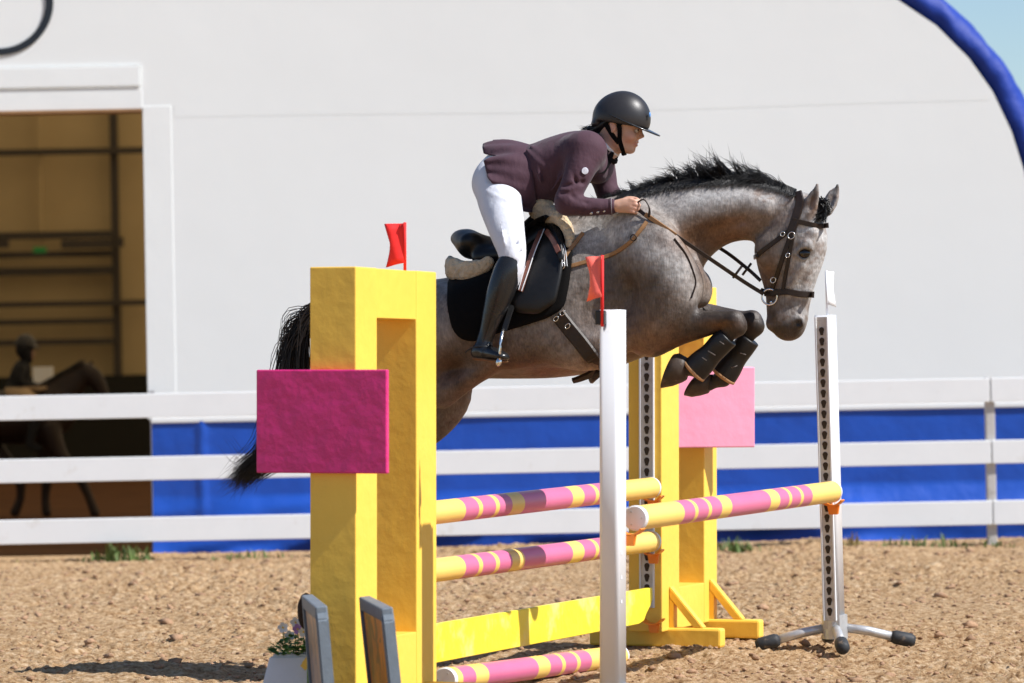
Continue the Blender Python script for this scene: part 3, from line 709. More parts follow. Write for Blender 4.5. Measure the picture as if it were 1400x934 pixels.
# ------------------------------------------------------------------ implicit-surface modeller (one continuous skin per body)
class Field:
    def __init__(s, lo, hi, h):
        s.lo = np.array(lo, float); s.h = h; s.n = np.ceil((np.array(hi, float) - s.lo) / h).astype(int) + 1
        s.ax = [s.lo[i] + h * np.arange(s.n[i]) for i in range(3)]
        s.F = np.full(s.n, .2, np.float32)
    def rng(s, lo, hi):
        a = np.clip(np.floor((np.asarray(lo) - s.lo) / s.h).astype(int), 0, s.n - 1)
        b = np.clip(np.ceil((np.asarray(hi) - s.lo) / s.h).astype(int) + 1, 1, s.n)
        return tuple(slice(a[i], max(b[i], a[i] + 1)) for i in range(3))
    def merge(s, sl, C, k, op):
        A = s.F[sl]
        if op == 'sub':
            C = -C; 
            if k > 0:
                hh = np.maximum(k - np.abs(A - C), 0) / k; s.F[sl] = np.maximum(A, C) + hh * hh * k * .25
            else: s.F[sl] = np.maximum(A, C)
        else:
            if k > 0:
                hh = np.maximum(k - np.abs(A - C), 0) / k; s.F[sl] = np.minimum(A, C) - hh * hh * k * .25
            else: s.F[sl] = np.minimum(A, C)
    def chain(s, P, k=.03, n=5, op='add', up=(0, 1, 0)):
        """rows x,y,z,a,b: radius a in the side plane, b sideways (towards up); smooth tapered body along the rows"""
        P = np.asarray(P, float); Q = crom(P, n) if len(P) > 1 else np.vstack([P, P + np.array([1e-4, 0, 0, 0, 0])])
        Q[:, 3:] = np.maximum(Q[:, 3:], 1e-3)
        mg = max(k, 2 * s.h) + s.h * 2; rmax = Q[:, 3:].max(1)
        sl = s.rng((Q[:, :3] - rmax[:, None]).min(0) - mg, (Q[:, :3] + rmax[:, None]).max(0) + mg)
        C = np.full(s.F[sl].shape, .2, np.float32); upv = np.asarray(up, float)
        for i in range(len(Q) - 1):
            p, q = Q[i, :3], Q[i + 1, :3]; d = q - p; L = np.linalg.norm(d)
            if L < 1e-9: continue
            t = d / L; w = upv - (upv @ t) * t; w /= np.linalg.norm(w) + 1e-9; u = np.cross(t, w)
            r = max(rmax[i], rmax[i + 1]) + mg
            s2 = s.rng(np.minimum(p, q) - r, np.maximum(p, q) + r)
            o = [s2[j].start - sl[j].start for j in range(3)]; e = [s2[j].stop - sl[j].start for j in range(3)]
            for j in range(3): o[j] = max(o[j], 0); e[j] = min(e[j], C.shape[j])
            lc = tuple(slice(o[j], e[j]) for j in range(3))
            X = (s.ax[0][sl[0]][lc[0]] - p[0])[:, None, None]; Y = (s.ax[1][sl[1]][lc[1]] - p[1])[None, :, None]; Z = (s.ax[2][sl[2]][lc[2]] - p[2])[None, None, :]
            a_ = X * t[0] + Y * t[1] + Z * t[2]; m = np.clip(a_ / L, 0, 1); ov = a_ - m * L
            ra = Q[i, 3] + (Q[i + 1, 3] - Q[i, 3]) * m; rb = Q[i, 4] + (Q[i + 1, 4] - Q[i, 4]) * m; rc = np.minimum(ra, rb)
            du = X * u[0] + Y * u[1] + Z * u[2]; dw = X * w[0] + Y * w[1] + Z * w[2]
            x1, x2, x3 = du / ra, dw / rb, ov / rc
            k0 = np.sqrt(x1 * x1 + x2 * x2 + x3 * x3); k1 = np.sqrt((x1 / ra) ** 2 + (x2 / rb) ** 2 + (x3 / rc) ** 2) + 1e-9
            C[lc] = np.minimum(C[lc], (k0 * (k0 - 1) / k1).astype(np.float32))
        s.merge(sl, C, k, op)
    def ell(s, c, r, k=.03, op='add', rot=None):
        c = np.asarray(c, float); r = np.asarray(r, float); mg = max(k, 2 * s.h) + 2 * s.h; R_ = r.max() + mg
        sl = s.rng(c - R_, c + R_)
        X = (s.ax[0][sl[0]] - c[0])[:, None, None]; Y = (s.ax[1][sl[1]] - c[1])[None, :, None]; Z = (s.ax[2][sl[2]] - c[2])[None, None, :]
        if rot is not None:
            m = np.array(Euler(rot).to_matrix()).T
            X, Y, Z = (m[i, 0] * X + m[i, 1] * Y + m[i, 2] * Z for i in range(3))
        k0 = np.sqrt((X / r[0]) ** 2 + (Y / r[1]) ** 2 + (Z / r[2]) ** 2); k1 = np.sqrt((X / r[0] ** 2) ** 2 + (Y / r[1] ** 2) ** 2 + (Z / r[2] ** 2) ** 2) + 1e-9
        s.merge(sl, (k0 * (k0 - 1) / k1).astype(np.float32), k, op)
    def plane_cut(s, p, n, k=0.0):                      # remove everything on the side n points to
        n = np.asarray(n, float); n /= np.linalg.norm(n)
        C = (s.ax[0] - p[0])[:, None, None] * n[0] + (s.ax[1] - p[1])[None, :, None] * n[1] + (s.ax[2] - p[2])[None, None, :] * n[2]
        s.merge((slice(None),) * 3, (-C).astype(np.float32), k, 'sub')
    def noise(s, scale, amp, seed=0, sl=None):
        pass
    def mesh(s, name, smooth=1):
        F = s.F; F[0] = F[-1] = .2; F[:, 0] = F[:, -1] = .2; F[:, :, 0] = F[:, :, -1] = .2
        I = F < 0; nx, ny, nz = F.shape
        cnt = np.zeros((nx - 1, ny - 1, nz - 1), np.int8)
        for a in (0, 1):
            for b in (0, 1):
                for c in (0, 1): cnt += I[a:nx - 1 + a, b:ny - 1 + b, c:nz - 1 + c]
        act = (cnt > 0) & (cnt < 8); idx = np.argwhere(act)
        vid = np.full(act.shape, -1, np.int32); vid[act] = np.arange(len(idx))
        corners = np.array([(a, b, c) for a in (0, 1) for b in (0, 1) for c in (0, 1)])
        vals = np.stack([F[idx[:, 0] + c[0], idx[:, 1] + c[1], idx[:, 2] + c[2]] for c in corners], 1)
        pos = np.zeros((len(idx), 3)); n = np.zeros(len(idx))
        for i in range(8):
            for j in range(i + 1, 8):
                if np.abs(corners[i] - corners[j]).sum() != 1: continue
                a, b = vals[:, i], vals[:, j]; m = (a < 0) != (b < 0)
                t = np.where(m, a / np.where(m, a - b, 1), 0)
                pos += np.where(m[:, None], corners[i] + t[:, None] * (corners[j] - corners[i]), 0); n += m
        V = s.lo + s.h * (idx + pos / n[:, None]); faces = []
        for ax in range(3):
            sl0 = [slice(None)] * 3; sl1 = [slice(None)] * 3; sl0[ax] = slice(0, -1); sl1[ax] = slice(1, None)
            A = I[tuple(sl0)]; Bv = I[tuple(sl1)]; e = np.argwhere(A != Bv)
            o1, o2 = [(1, 2), (2, 0), (0, 1)][ax]
            e = e[(e[:, o1] > 0) & (e[:, o2] > 0) & (e[:, o1] < F.shape[o1] - 1) & (e[:, o2] < F.shape[o2] - 1)]
            def g(d1, d2):
                q = e.copy(); q[:, o1] -= d1; q[:, o2] -= d2; return vid[q[:, 0], q[:, 1], q[:, 2]]
            q = np.stack([g(1, 1), g(0, 1), g(0, 0), g(1, 0)], 1)
            inside = A[e[:, 0], e[:, 1], e[:, 2]]
            q[~inside] = q[~inside][:, ::-1]; faces.append(q)
        Fc = np.concatenate(faces)
        for _ in range(smooth):                          # one light Laplacian pass removes grid facets
            acc = np.zeros_like(V); num = np.zeros(len(V))
            for a, b in ((0, 1), (1, 2), (2, 3), (3, 0)):
                np.add.at(acc, Fc[:, a], V[Fc[:, b]]); np.add.at(num, Fc[:, a], 1)
            V = .45 * V + .55 * acc / np.maximum(num, 1)[:, None]
        return V, Fc
    def side_map(s, sign):                               # surface depth seen from -y (sign<0) or +y
        I = s.F < 0; 
        if sign > 0: I = I[:, ::-1]; F = s.F[:, ::-1]; ys = s.ax[1][::-1]
        else: F = s.F; ys = s.ax[1]
        k = np.argmax(I, 1); has = I.any(1); k1 = np.clip(k, 1, None)
        ii, jj = np.meshgrid(np.arange(F.shape[0]), np.arange(F.shape[2]), indexing='ij')
        a = F[ii, k1 - 1, jj]; b = F[ii, k1, jj]; t = a / np.where(np.abs(a - b) < 1e-9, 1, a - b)
        return np.where(has, ys[k1 - 1] + (ys[k1] - ys[k1 - 1]) * t, np.nan)
def set_col(me, C, name='Col'):
    at = me.color_attributes.new(name, 'FLOAT_COLOR', 'POINT'); C = np.concatenate([C, np.ones((len(C), 1))], 1).astype(np.float32)
    at.data.foreach_set('color', C.ravel())

# ------------------------------------------------------------------ horse-and-rider frame: photo pixels on planes parallel to the horse's side
DH = 17.25; YAW = -17.0
HC = W(800, 450, DH); HM = Matrix.Translation(HC) @ Matrix.Rotation(R(YAW), 4, 'Z'); HMi = HM.inverted()
PX = DH / FPX                                            # metres per photo pixel at the horse
def H(px, py, y=0.0):                                    # local point that shows at photo pixel (px,py), y metres from the horse's mid-plane (+ away)
    o, d = ray(px, py); o = HMi @ o; d = HMi.to_3x3() @ d
    return o + d * ((y - o.y) / d.y)
def hc(rows):                                            # rows (px,py,y_m,a_px,b_px) -> local chain rows
    return [(*H(r[0], r[1], r[2]), r[3] * PX, r[4] * PX) for r in rows]
def hs(rows):                                            # rows (top px,py, bottom px,py, b_px) -> chain rows on the mid-plane
    out = []
    for (x0, y0, x1, y1, b) in rows:
        a = H(x0, y0); c = H(x1, y1); out.append((*((a + c) / 2), (a - c).length / 2, b * PX))
    return out
# ------------------------------------------------------------------ horse
horse = empty('horse'); horse.matrix_world = HM
tag(horse, 'dapple grey brown horse with black mane jumping over the striped poles', 'horse')
fh = Field((-1.42, -.44, -.98), (1.24, .44, .80), .0085)
fh.chain(hs([(468, 418, 462, 482, 30), (490, 402, 482, 515, 56), (525, 390, 518, 535, 74), (562, 384, 560, 532, 82), (600, 382, 600, 522, 84), (650, 373, 650, 518, 88),
             (700, 356, 700, 518, 92), (750, 332, 752, 517, 92), (792, 300, 798, 512, 84), (830, 277, 840, 498, 72), (866, 275, 878, 482, 62), (900, 290, 910, 462, 52)]), .05)
# neck and head
fh.chain(hs([(826, 276, 905, 408, 56), (870, 264, 948, 376, 46), (916, 252, 976, 348, 37), (965, 246, 999, 333, 31), (1015, 246, 1017, 329, 27), (1056, 252, 1034, 330, 25), (1088, 264, 1048, 325, 24)]), .05)
fh.chain(hs([(1124, 276, 1062, 292, 22), (1130, 300, 1044, 312, 27), (1131, 328, 1033, 333, 28), (1125, 356, 1034, 357, 25), (1117, 382, 1041, 378, 20), (1111, 402, 1046, 398, 17.5), (1106, 422, 1048, 417, 17), (1105, 436, 1050, 434, 18), (1100, 450, 1057, 449, 16), (1090, 456, 1067, 457, 9)]), .02)
for s in (-1, 1):
    fh.ell(H(1053, 343, s * .062), (.072, .030, .082), .03)                       # cheek
    fh.ell(H(1103, 334, s * .083), (.034, .022, .026), .02)                       # brow over the eye
    fh.ell(H(1110, 318, s * .07), (.03, .02, .03), .02)
    fh.chain(hc([(1098, 362, s * .078, 4, 3), (1080, 392, s * .060, 3, 3)]), .025)  # facial crest
    fh.chain(hc([(1089, 345, s * .086, 2.0, 3.5), (1099, 338.5, s * .093, 2.3, 4.2), (1110, 342, s * .087, 2.0, 3.5)]), .012); fh.chain(hc([(1090, 350, s * .083, 1.6, 3), (1099, 354.5, s * .085, 1.6, 3), (1108, 350, s * .083, 1.6, 3)]), .014)
    fh.ell(H(1100, 346.5, s * .096), (.026, .016, .021), .008, op='sub')            # eye socket
    fh.ell(H(1093, 441, s * .048), (.024, .017, .026), .02)                       # nostril wing
    fh.ell(H(1091, 442, s * .066), (.015, .024, .023), .008, op='sub', rot=(0, .6, 0))
    fh.chain(hc([(1074, 286, s * .092, 3, 4), (1052, 304, s * .088, 3, 5), (1037, 322, s * .066, 3, 4)]), .02, op='sub')   # edge of the jowl
    fh.chain(hc([(1051, 436, s * .058, 2.2, 4), (1060, 437, s * .064, 2.2, 4), (1070, 434, s * .066, 1.8, 3)]), .008, op='sub')   # mouth line
    # ears: cupped leaf shapes
    bx, tx = ((1104, 1117), (1131, 1145))[s > 0]; by, ty = ((297, 252), (288, 252))[s > 0]
    yy = s * .055
    fh.chain(hc([(bx, by, yy, 8, 8), (bx + (tx - bx) * .3, by + (ty - by) * .3, yy * 1.12, 10.5, 7), (bx + (tx - bx) * .6, by + (ty - by) * .6, yy * 1.2, 9, 5.5), (tx - 1, ty + 7, yy * 1.25, 4.5, 3.5), (tx, ty, yy * 1.25, 2.4, 2.4)]), .015, up=(.3, 1, 0))
    cxx = bx + (tx - bx) * .48; cyy = by + (ty - by) * .48
    fh.chain(hc([(cxx - 3, cyy + 9, yy * 1.15 - .024, 4.5, 5), (cxx + 1, cyy - 6, yy * 1.2 - .022, 5, 5), (cxx + 4, cyy - 16, yy * 1.2 - .018, 2.5, 3)]), .006, op='sub')
fh.ell(H(1056, 443, 0), (.028, .040, .030), .02)                                   # chin
fh.ell(H(1080, 450, 0), (.05, .045, .026), .02)                                    # upper lip
# shoulders, breast, elbows
for s in (-1, 1):
    fh.chain(hc([(858, 300, s * .13, 30, 20), (888, 340, s * .19, 44, 24), (910, 385, s * .195, 44, 27), (905, 425, s * .19, 40, 26), (880, 455, s * .18, 34, 24)]), .05)
    fh.ell(H(938, 385, s * .12), (.085, .085, .13), .04)
    fh.ell(H(957, 395, s * .055), (.055, .060, .085), .02)                         # breast muscle lobes
    fh.ell(H(800, 470, s * .20), (.20, .09, .12), .06)
    fh.ell(H(560, 455, s * .18), (.26, .10, .22), .06)                             # haunch
    fh.ell(H(690, 440, s * .22), (.30, .07, .20), .08)
# neck muscles: jugular groove and crest
for s in (-1, 1):
    fh.chain(hc([(905, 318, s * .125, 15, 8), (950, 292, s * .098, 16, 7), (1005, 278, s * .080, 14, 6), (1048, 284, s * .068, 10, 6)]), .035)
    fh.chain(hc([(935, 372, s * .150, 7, 6), (972, 325, s * .112, 5, 6), (1015, 303, s * .086, 4, 6)]), .03, op='sub')
# fore legs, tucked up
def foreleg(y, sh, el, fa, kn, ca, fe, pa, ho):
    mx, my = (fa[0] + kn[0]) / 2, (fa[1] + kn[1]) / 2
    fh.chain(hc([(*sh, y * .92, 40, 26), (*el, y, 36, 24), (*fa, y, 25, 19), (mx, my - 1, y, 17, 14.5), (kn[0] - 18, kn[1] - 3, y, 12.5, 12), (kn[0] - 6, kn[1] - 1, y, 13, 13)]), .035)
    fh.ell(H(kn[0] - 1, kn[1] - 5, y), (.040, .042, .036), .018); fh.ell(H(kn[0] + 4, kn[1] + 5, y), (.036, .040, .040), .018)   # carpal bones
    fh.ell(H(kn[0] - 13, kn[1] + 8, y), (.020, .020, .020), .014)
    fh.chain(hc([(kn[0] + 1, kn[1] + 8, y, 12.5, 12.5), (kn[0] - 2 + (ca[0] - kn[0]) * .45, kn[1] + 4 + (ca[1] - kn[1]) * .45, y, 9.5, 9), (*ca, y, 9, 8.5), (*fe, y, 12, 11)]), .018)
    fh.chain(hc([(*fe, y, 12, 11), (*pa, y, 8.5, 8.5), ((pa[0] + ho[0]) / 2, (pa[1] + ho[1]) / 2, y, 10, 10)]), .015)
    fh.chain(hc([(el[0] + 8, el[1] - 16, y * 1.12, 10, 8), (fa[0] + 12, fa[1] - 12, y * 1.12, 8, 7), (mx + 10, my - 8, y * 1.08, 5, 5)]), .03)    # extensor muscle
foreleg(-.155, (900, 420), (888, 452), (928, 447), (1006, 440), (982, 478), (953, 504), (942, 505), (932, 505))
foreleg(.155, (905, 415), (895, 448), (950, 438), (1030, 440), (1012, 484), (988, 517), (976, 523), (962, 527))
# hind legs, pushed out behind (mostly hidden by the wing)
def hindleg(y, P):
    fh.chain(hc([(*p[:2], y * p[2], p[3], p[4]) for p in P]), .045)
hindleg(-.165, [(548, 440, 1, 72, 34), (572, 500, 1, 44, 32), (566, 540, 1, 31, 25), (530, 575, 1, 25, 19), (492, 602, 1, 18, 13), (476, 615, 1, 16, 12), (468, 648, 1, 11, 10), (462, 676, 1, 10, 9), (460, 690, 1, 13, 11), (455, 704, 1, 10, 10), (453, 716, 1, 12, 12)])
hindleg(.165, [(560, 440, 1, 72, 34), (602, 510, 1, 46, 32), (612, 550, 1, 30, 25), (578, 590, 1, 25, 19), (530, 615, 1, 18, 13), (512, 626, 1, 16, 12), (492, 656, 1, 11, 10), (478, 680, 1, 10, 9), (470, 694, 1, 13, 11), (462, 708, 1, 10, 10), (456, 720, 1, 12, 12)])
fh.chain(hc([(662, 508, -.20, 10, 14), (632, 524, -.20, 15, 14), (604, 540, -.18, 20, 16)]), .06)        # flank fold
MAPN = fh.side_map(-1); MAPF = fh.side_map(1)
V, Fc = fh.mesh('horse_body', 2)
def to_px(V):                                            # vertices -> photo pixels (to place coat patches and painted light and shade along the body)
    Wm = np.array(HM); p = V @ Wm[:3, :3].T + Wm[:3, 3]; Cm = np.array(CAMM.inverted()); q = p @ Cm[:3, :3].T + Cm[:3, 3]
    return 700 + FPX * q[:, 0] / -q[:, 2], 467 - FPX * q[:, 1] / -q[:, 2]
px, py = to_px(V)
def blob(cx, cy, rx, ry, rot=0, p=1.0):
    c, s = math.cos(R(rot)), math.sin(R(rot)); dx = px - cx; dy = py - cy
    u = (dx * c + dy * s) / rx; v = (-dx * s + dy * c) / ry
    return np.exp(-(u * u + v * v) * p)
def n3(V, sc, seed):                                     # cheap 3D value noise from 2D slices
    return (vnoise(V[:, 0] * sc, V[:, 2] * sc + V[:, 1] * sc * .7, seed) + vnoise(V[:, 1] * sc + 9, V[:, 2] * sc - V[:, 0] * sc * .6, seed + 1)) / 2
grey = np.array([.222, .194, .172]); brown = np.array([.105, .052, .025]); dark = np.array([.050, .034, .024]); light = np.array([.47, .46, .45]); black = np.array([.016, .014, .013]); rust = np.array([.19, .080, .026])
C = np.tile(grey, (len(V), 1))
def mixc(col, w):
    global C
    w = np.clip(w, 0, 1)[:, None]; C = C * (1 - w) + col * w
nb = n3(V, 9, 40); nf = n3(V, 26, 50); nff = n3(V, 70, 60)
mixc(brown, .85 * blob(700, 500, 220, 50) + .55 * blob(880, 430, 90, 50) + .3 * blob(620, 450, 60, 60))
mixc(brown, .97 * np.clip(1.4 * blob(985, 318, 80, 27, -12), 0, 1)); mixc(rust, .85 * blob(985, 318, 70, 16, -14)); mixc(brown, .8 * blob(962, 355, 22, 50)); mixc(rust, .55 * blob(905, 460, 70, 26, -10))
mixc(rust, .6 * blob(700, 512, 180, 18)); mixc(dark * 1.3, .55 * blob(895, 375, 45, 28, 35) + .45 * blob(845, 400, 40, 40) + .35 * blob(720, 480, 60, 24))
mixc(light, .75 * blob(985, 272, 80, 17) + .60 * blob(880, 340, 60, 22, 28) + .40 * blob(825, 318, 60, 26) + .35 * blob(925, 375, 18, 40, -20) + .3 * blob(700, 420, 60, 30))  # sunlit top of neck and shoulder painted into the coat colour
mixc(dark * 1.1, .55 * blob(855, 385, 55, 22, 20) + .5 * blob(905, 400, 26, 30) + .45 * blob(820, 440, 40, 40) + .5 * blob(745, 485, 50, 22) + .5 * blob(640, 490, 40, 24))  # painted shade on the lower shoulder and barrel
# dapples and mottling
mixc(light, np.clip((nb - .50) * 2.6, 0, 1) * .34 * (1 - .8 * blob(985, 322, 85, 28, -12)))
mixc(dark, np.clip((.46 - n3(V, 6, 70)) * 3.2, 0, 1) * .45 * (px < 960) * (py > 300))
mixc(brown * .8, np.clip((nf - .52) * 3.2, 0, 1) * .26 * (px < 1040))
mixc(brown * .6, np.clip((nff - .58) * 5, 0, 1) * .35)
mixc(light, .85 * np.clip(blob(1110, 350, 32, 80, 8) * 1.4, 0, 1)); mixc(brown * 1.4, .45 * np.clip((nff - .47) * 6, 0, 1) * (px > 1030)); mixc(grey * .75, .85 * blob(1050, 340, 27, 50)); mixc(brown * 1.1, .7 * blob(1050, 366, 18, 30) + .5 * blob(1060, 396, 15, 24) + .35 * blob(1085, 372, 9, 20, 10))
mixc(dark * .8, .95 * np.clip(1.5 * blob(1072, 455, 27, 15), 0, 1)); mixc(dark * .35, .95 * np.clip(1.4 * blob(1092, 443, 8, 9), 0, 1)); mixc(dark, .7 * blob(1056, 428, 9, 20)); mixc(grey * .55, .6 * blob(1080, 420, 18, 14)); mixc(brown * .8, .45 * blob(1100, 383, 5, 22, 10))
mixc(dark * .7, .9 * np.clip(1.3 * blob(1100, 347, 11, 9), 0, 1)); mixc(brown, .35 * blob(1098, 330, 16, 8))
mixc(black, .9 * blob(1110, 273, 6, 17, 14)); mixc(black, .8 * blob(1145, 254, 5, 7)); mixc(rust, .5 * blob(1113, 282, 8, 14))
# dark points: lower legs
fore = np.clip((px - 885) / 85, 0, 1) * np.clip((py - 408) / 14, 0, 1) * (px < 1046) * (py < 560)
mixc(dark * .42, .97 * np.clip(fore * 1.15, 0, 1)); mixc(np.array([.12, .10, .09]), .5 * blob(1010, 430, 9, 10) + .5 * blob(1036, 430, 7, 10) + .6 * blob(955, 420, 42, 6) + .4 * blob(905, 425, 40, 9))  # dark legs; the knees also get a painted greyish highlight
mixc(rust * .7, .7 * blob(985, 444, 26, 7) + .5 * blob(930, 470, 40, 8, -14))
hoof = np.clip((py - 478) / 10, 0, 1) * (px > 895) * (px < 1000); mixc(black * 1.5, .9 * hoof)
mixc(dark, np.clip((py - 560) / 70, 0, 1) * (px < 660)); mixc(dark * 1.2, .55 * blob(470, 470, 40, 60)); mixc(brown, .5 * blob(625, 550, 40, 50))
C = np.clip(C, .008, 1)
def coat_mat():
    m = bpy.data.materials.new('horse_coat'); m.use_nodes = True; N = m.node_tree.nodes; L = m.node_tree.links
    b = N['Principled BSDF']; b.inputs['Roughness'].default_value = .47; b.inputs['Specular IOR Level'].default_value = .34; b.inputs['Sheen Weight'].default_value = .0; b.inputs['Sheen Roughness'].default_value = .35
    at = N.new('ShaderNodeAttribute'); at.attribute_name = 'Col'; tc = N.new('ShaderNodeTexCoord')
    def nz(scale, stretch, d=4):
        mp = N.new('ShaderNodeMapping'); mp.inputs['Scale'].default_value = stretch; n = N.new('ShaderNodeTexNoise'); n.inputs['Scale'].default_value = scale; n.inputs['Detail'].default_value = d
        n.inputs['Roughness'].default_value = .7
        L.new(tc.outputs['Object'], mp.inputs['Vector']); L.new(mp.outputs[0], n.inputs['Vector']); return n.outputs['Fac']
    hair = nz(150, (1.1, 1.1, .16)); mott = nz(30, (1, 1, .8), 6)
    mr = N.new('ShaderNodeMapRange'); mr.inputs['From Min'].default_value = .3; mr.inputs['From Max'].default_value = .7; mr.inputs['To Min'].default_value = .68; mr.inputs['To Max'].default_value = 1.32
    L.new(hair, mr.inputs['Value'])
    mr2 = N.new('ShaderNodeMapRange'); mr2.inputs['From Min'].default_value = .3; mr2.inputs['From Max'].default_value = .7; mr2.inputs['To Min'].default_value = .66; mr2.inputs['To Max'].default_value = 1.34
    L.new(mott, mr2.inputs['Value'])
    mu = N.new('ShaderNodeMath'); mu.operation = 'MULTIPLY'; L.new(mr.outputs[0], mu.inputs[0]); L.new(mr2.outputs[0], mu.inputs[1])
    sc = N.new('ShaderNodeVectorMath'); sc.operation = 'SCALE'; L.new(at.outputs['Color'], sc.inputs[0]); L.new(mu.outputs[0], sc.inputs['Scale']); L.new(sc.outputs[0], b.inputs['Base Color'])
    bp = N.new('ShaderNodeBump'); bp.inputs['Strength'].default_value = .35; bp.inputs['Distance'].default_value = .006; L.new(hair, bp.inputs['Height'])
    bp2 = N.new('ShaderNodeBump'); bp2.inputs['Strength'].default_value = .35; bp2.inputs['Distance'].default_value = .03; L.new(nz(7, (1, 1, 1.3), 3), bp2.inputs['Height']); L.new(bp.outputs[0], bp2.inputs['Normal'])
    L.new(bp2.outputs[0], b.inputs['Normal']); return m
me = mesh_np('horse_body', V, Fc); 
set_col(me, C); hb = link('body', me, coat_mat(), horse, True)

# surface lookup for tack
def surf(x, z, sign=-1):
    Mp = MAPN if sign < 0 else MAPF
    fx = (x - fh.lo[0]) / fh.h; fz_ = (z - fh.lo[2]) / fh.h; i = int(fx); j = int(fz_)
    if i < 1 or j < 1 or i > Mp.shape[0] - 3 or j > Mp.shape[1] - 3: return None
    q = Mp[i:i + 2, j:j + 2]
    if np.isnan(q).any():
        q = Mp[i - 1:i + 3, j - 1:j + 3]
        return float(np.nanmean(q)) if (~np.isnan(q)).sum() > 3 else None
    a, c = fx - i, fz_ - j
    return float(q[0, 0] * (1 - a) * (1 - c) + q[1, 0] * a * (1 - c) + q[0, 1] * (1 - a) * c + q[1, 1] * a * c)
def on(px_, py_, off=.008, sign=-1, guess=-.15):          # point on the horse's near skin that shows at that pixel
    y = guess * (1 if sign < 0 else -1)
    for _ in range(8):
        p = H(px_, py_, y); s = surf(p.x, p.z, sign)
        if s is None: return H(px_, py_, y)
        y = .5 * y + .5 * (s + sign * off)
    return H(px_, py_, y)
M['leather'] = mat('dark_brown_leather', (.020, .011, .007), .45, .35, noise=(40, .3), bump=(120, .25, .003))
M['leather_black'] = mat('black_leather', (.006, .0055, .0055), .40, .35, noise=(40, .25), bump=(90, .2, .003))
M['leather_tan'] = mat('tan_leather', (.26, .135, .055), .5, .4, noise=(40, .25))
M['metal'] = mat('polished_steel', (.75, .74, .72), .18, .5, metal=1.0)
M['blackcloth'] = mat('black_saddle_cloth', (.005, .0045, .0045), .9, .1, noise=(60, .2), bump=(160, .3, .002))
M['wool'] = mat('cream_sheepskin', (.62, .47, .30), .9, .1, noise=(35, .28), bump=(55, 1.0, .02), sheen=.3)
M['hairblack'] = mat('black_hair', (.007, .0065, .0065), .4, .35)
M['hoofm'] = mat('hoof_horn', (.050, .034, .024), .5, .35, noise=(18, .5), bump=(26, .5, .006), grime=((.22, .15, .09), 14, .58, .6))
def ribbon(name, pts, w, th, m, parent, normal=None, taper=1.0):
    """flat strap: width lies across the path and the given outward normal"""
    P = np.array([tuple(p) for p in pts]); P = crom(P, 5) if len(P) > 2 else crom(P, 6)
    t = np.gradient(P, axis=0); t /= np.linalg.norm(t, axis=1)[:, None] + 1e-9
    if normal is None: nrm = np.tile(np.array([0, -1., 0]), (len(P), 1))
    else: nrm = np.tile(np.asarray(normal, float), (len(P), 1))
    nrm = nrm - (nrm * t).sum(1)[:, None] * t; nrm /= np.linalg.norm(nrm, axis=1)[:, None] + 1e-9
    s = np.cross(t, nrm); v = []; n = len(P); f = []
    for i in range(n):
        ww = w / 2 * (1 + (taper - 1) * i / (n - 1))
        for (a, b) in ((-1, -.5), (-.8, .5), (.8, .5), (1, -.5)): v.append(P[i] + s[i] * a * ww + nrm[i] * b * th)
    for i in range(n - 1):
        for k in range(4):
            a, b = 4 * i + k, 4 * i + (k + 1) % 4; f.append((a, b, b + 4, a + 4))
    f += [(3, 2, 1, 0), (4 * n - 4, 4 * n - 3, 4 * n - 2, 4 * n - 1)]
    return from_pd(name, v, f, m, parent, False)
def strap(name, pix, w_px, m, parent, off=.006, th=.006, guess=-.1, taper=1.0):
    dense = crom(np.array([(p[0], p[1], 0) for p in pix], float), 6)
    return ribbon(name, [on(p[0], p[1], off, -1, guess) for p in dense], w_px * PX, th, m, parent, taper=taper)
def ring(name, c, r, rad, m, parent, nrm=(0, -1, 0), squash=1.0, n=24):
    c = np.array(tuple(c)); nn = Vector(nrm).normalized(); u = nn.orthogonal().normalized(); w = nn.cross(u)
    pts = [c + np.array(u) * math.cos(a) * r + np.array(w) * math.sin(a) * r * squash for a in np.linspace(0, 2 * math.pi, n, endpoint=False)]
    parts = []; V_ = []; F_ = []; sg = 7
    for i in range(n):
        d = (np.array(pts[i]) - c); d /= np.linalg.norm(d) + 1e-9
        for j in range(sg):
            a = 2 * math.pi * j / sg; V_.append(pts[i] + d * math.cos(a) * rad + np.array(nn) * math.sin(a) * rad)
    for i in range(n):
        for j in range(sg):
            k = (j + 1) % sg; i2 = (i + 1) % n; F_.append((i * sg + j, i * sg + k, i2 * sg + k, i2 * sg + j))
    return from_pd(name, V_, F_, m, parent, True)
# eyes
M['eye'] = mat('dark_glossy_eye', (.010, .006, .004), .06, .6)
for s in (-1, 1):
    bm = bmesh.new(); bmesh.ops.create_uvsphere(bm, u_segments=20, v_segments=12, radius=.0235); bmesh.ops.scale(bm, vec=(1.1, .72, .85), verts=bm.verts[:])
    bmesh.ops.translate(bm, vec=H(1100, 346.5, s * .081), verts=bm.verts[:]); from_bm('eye', bm, M['eye'], horse, True)
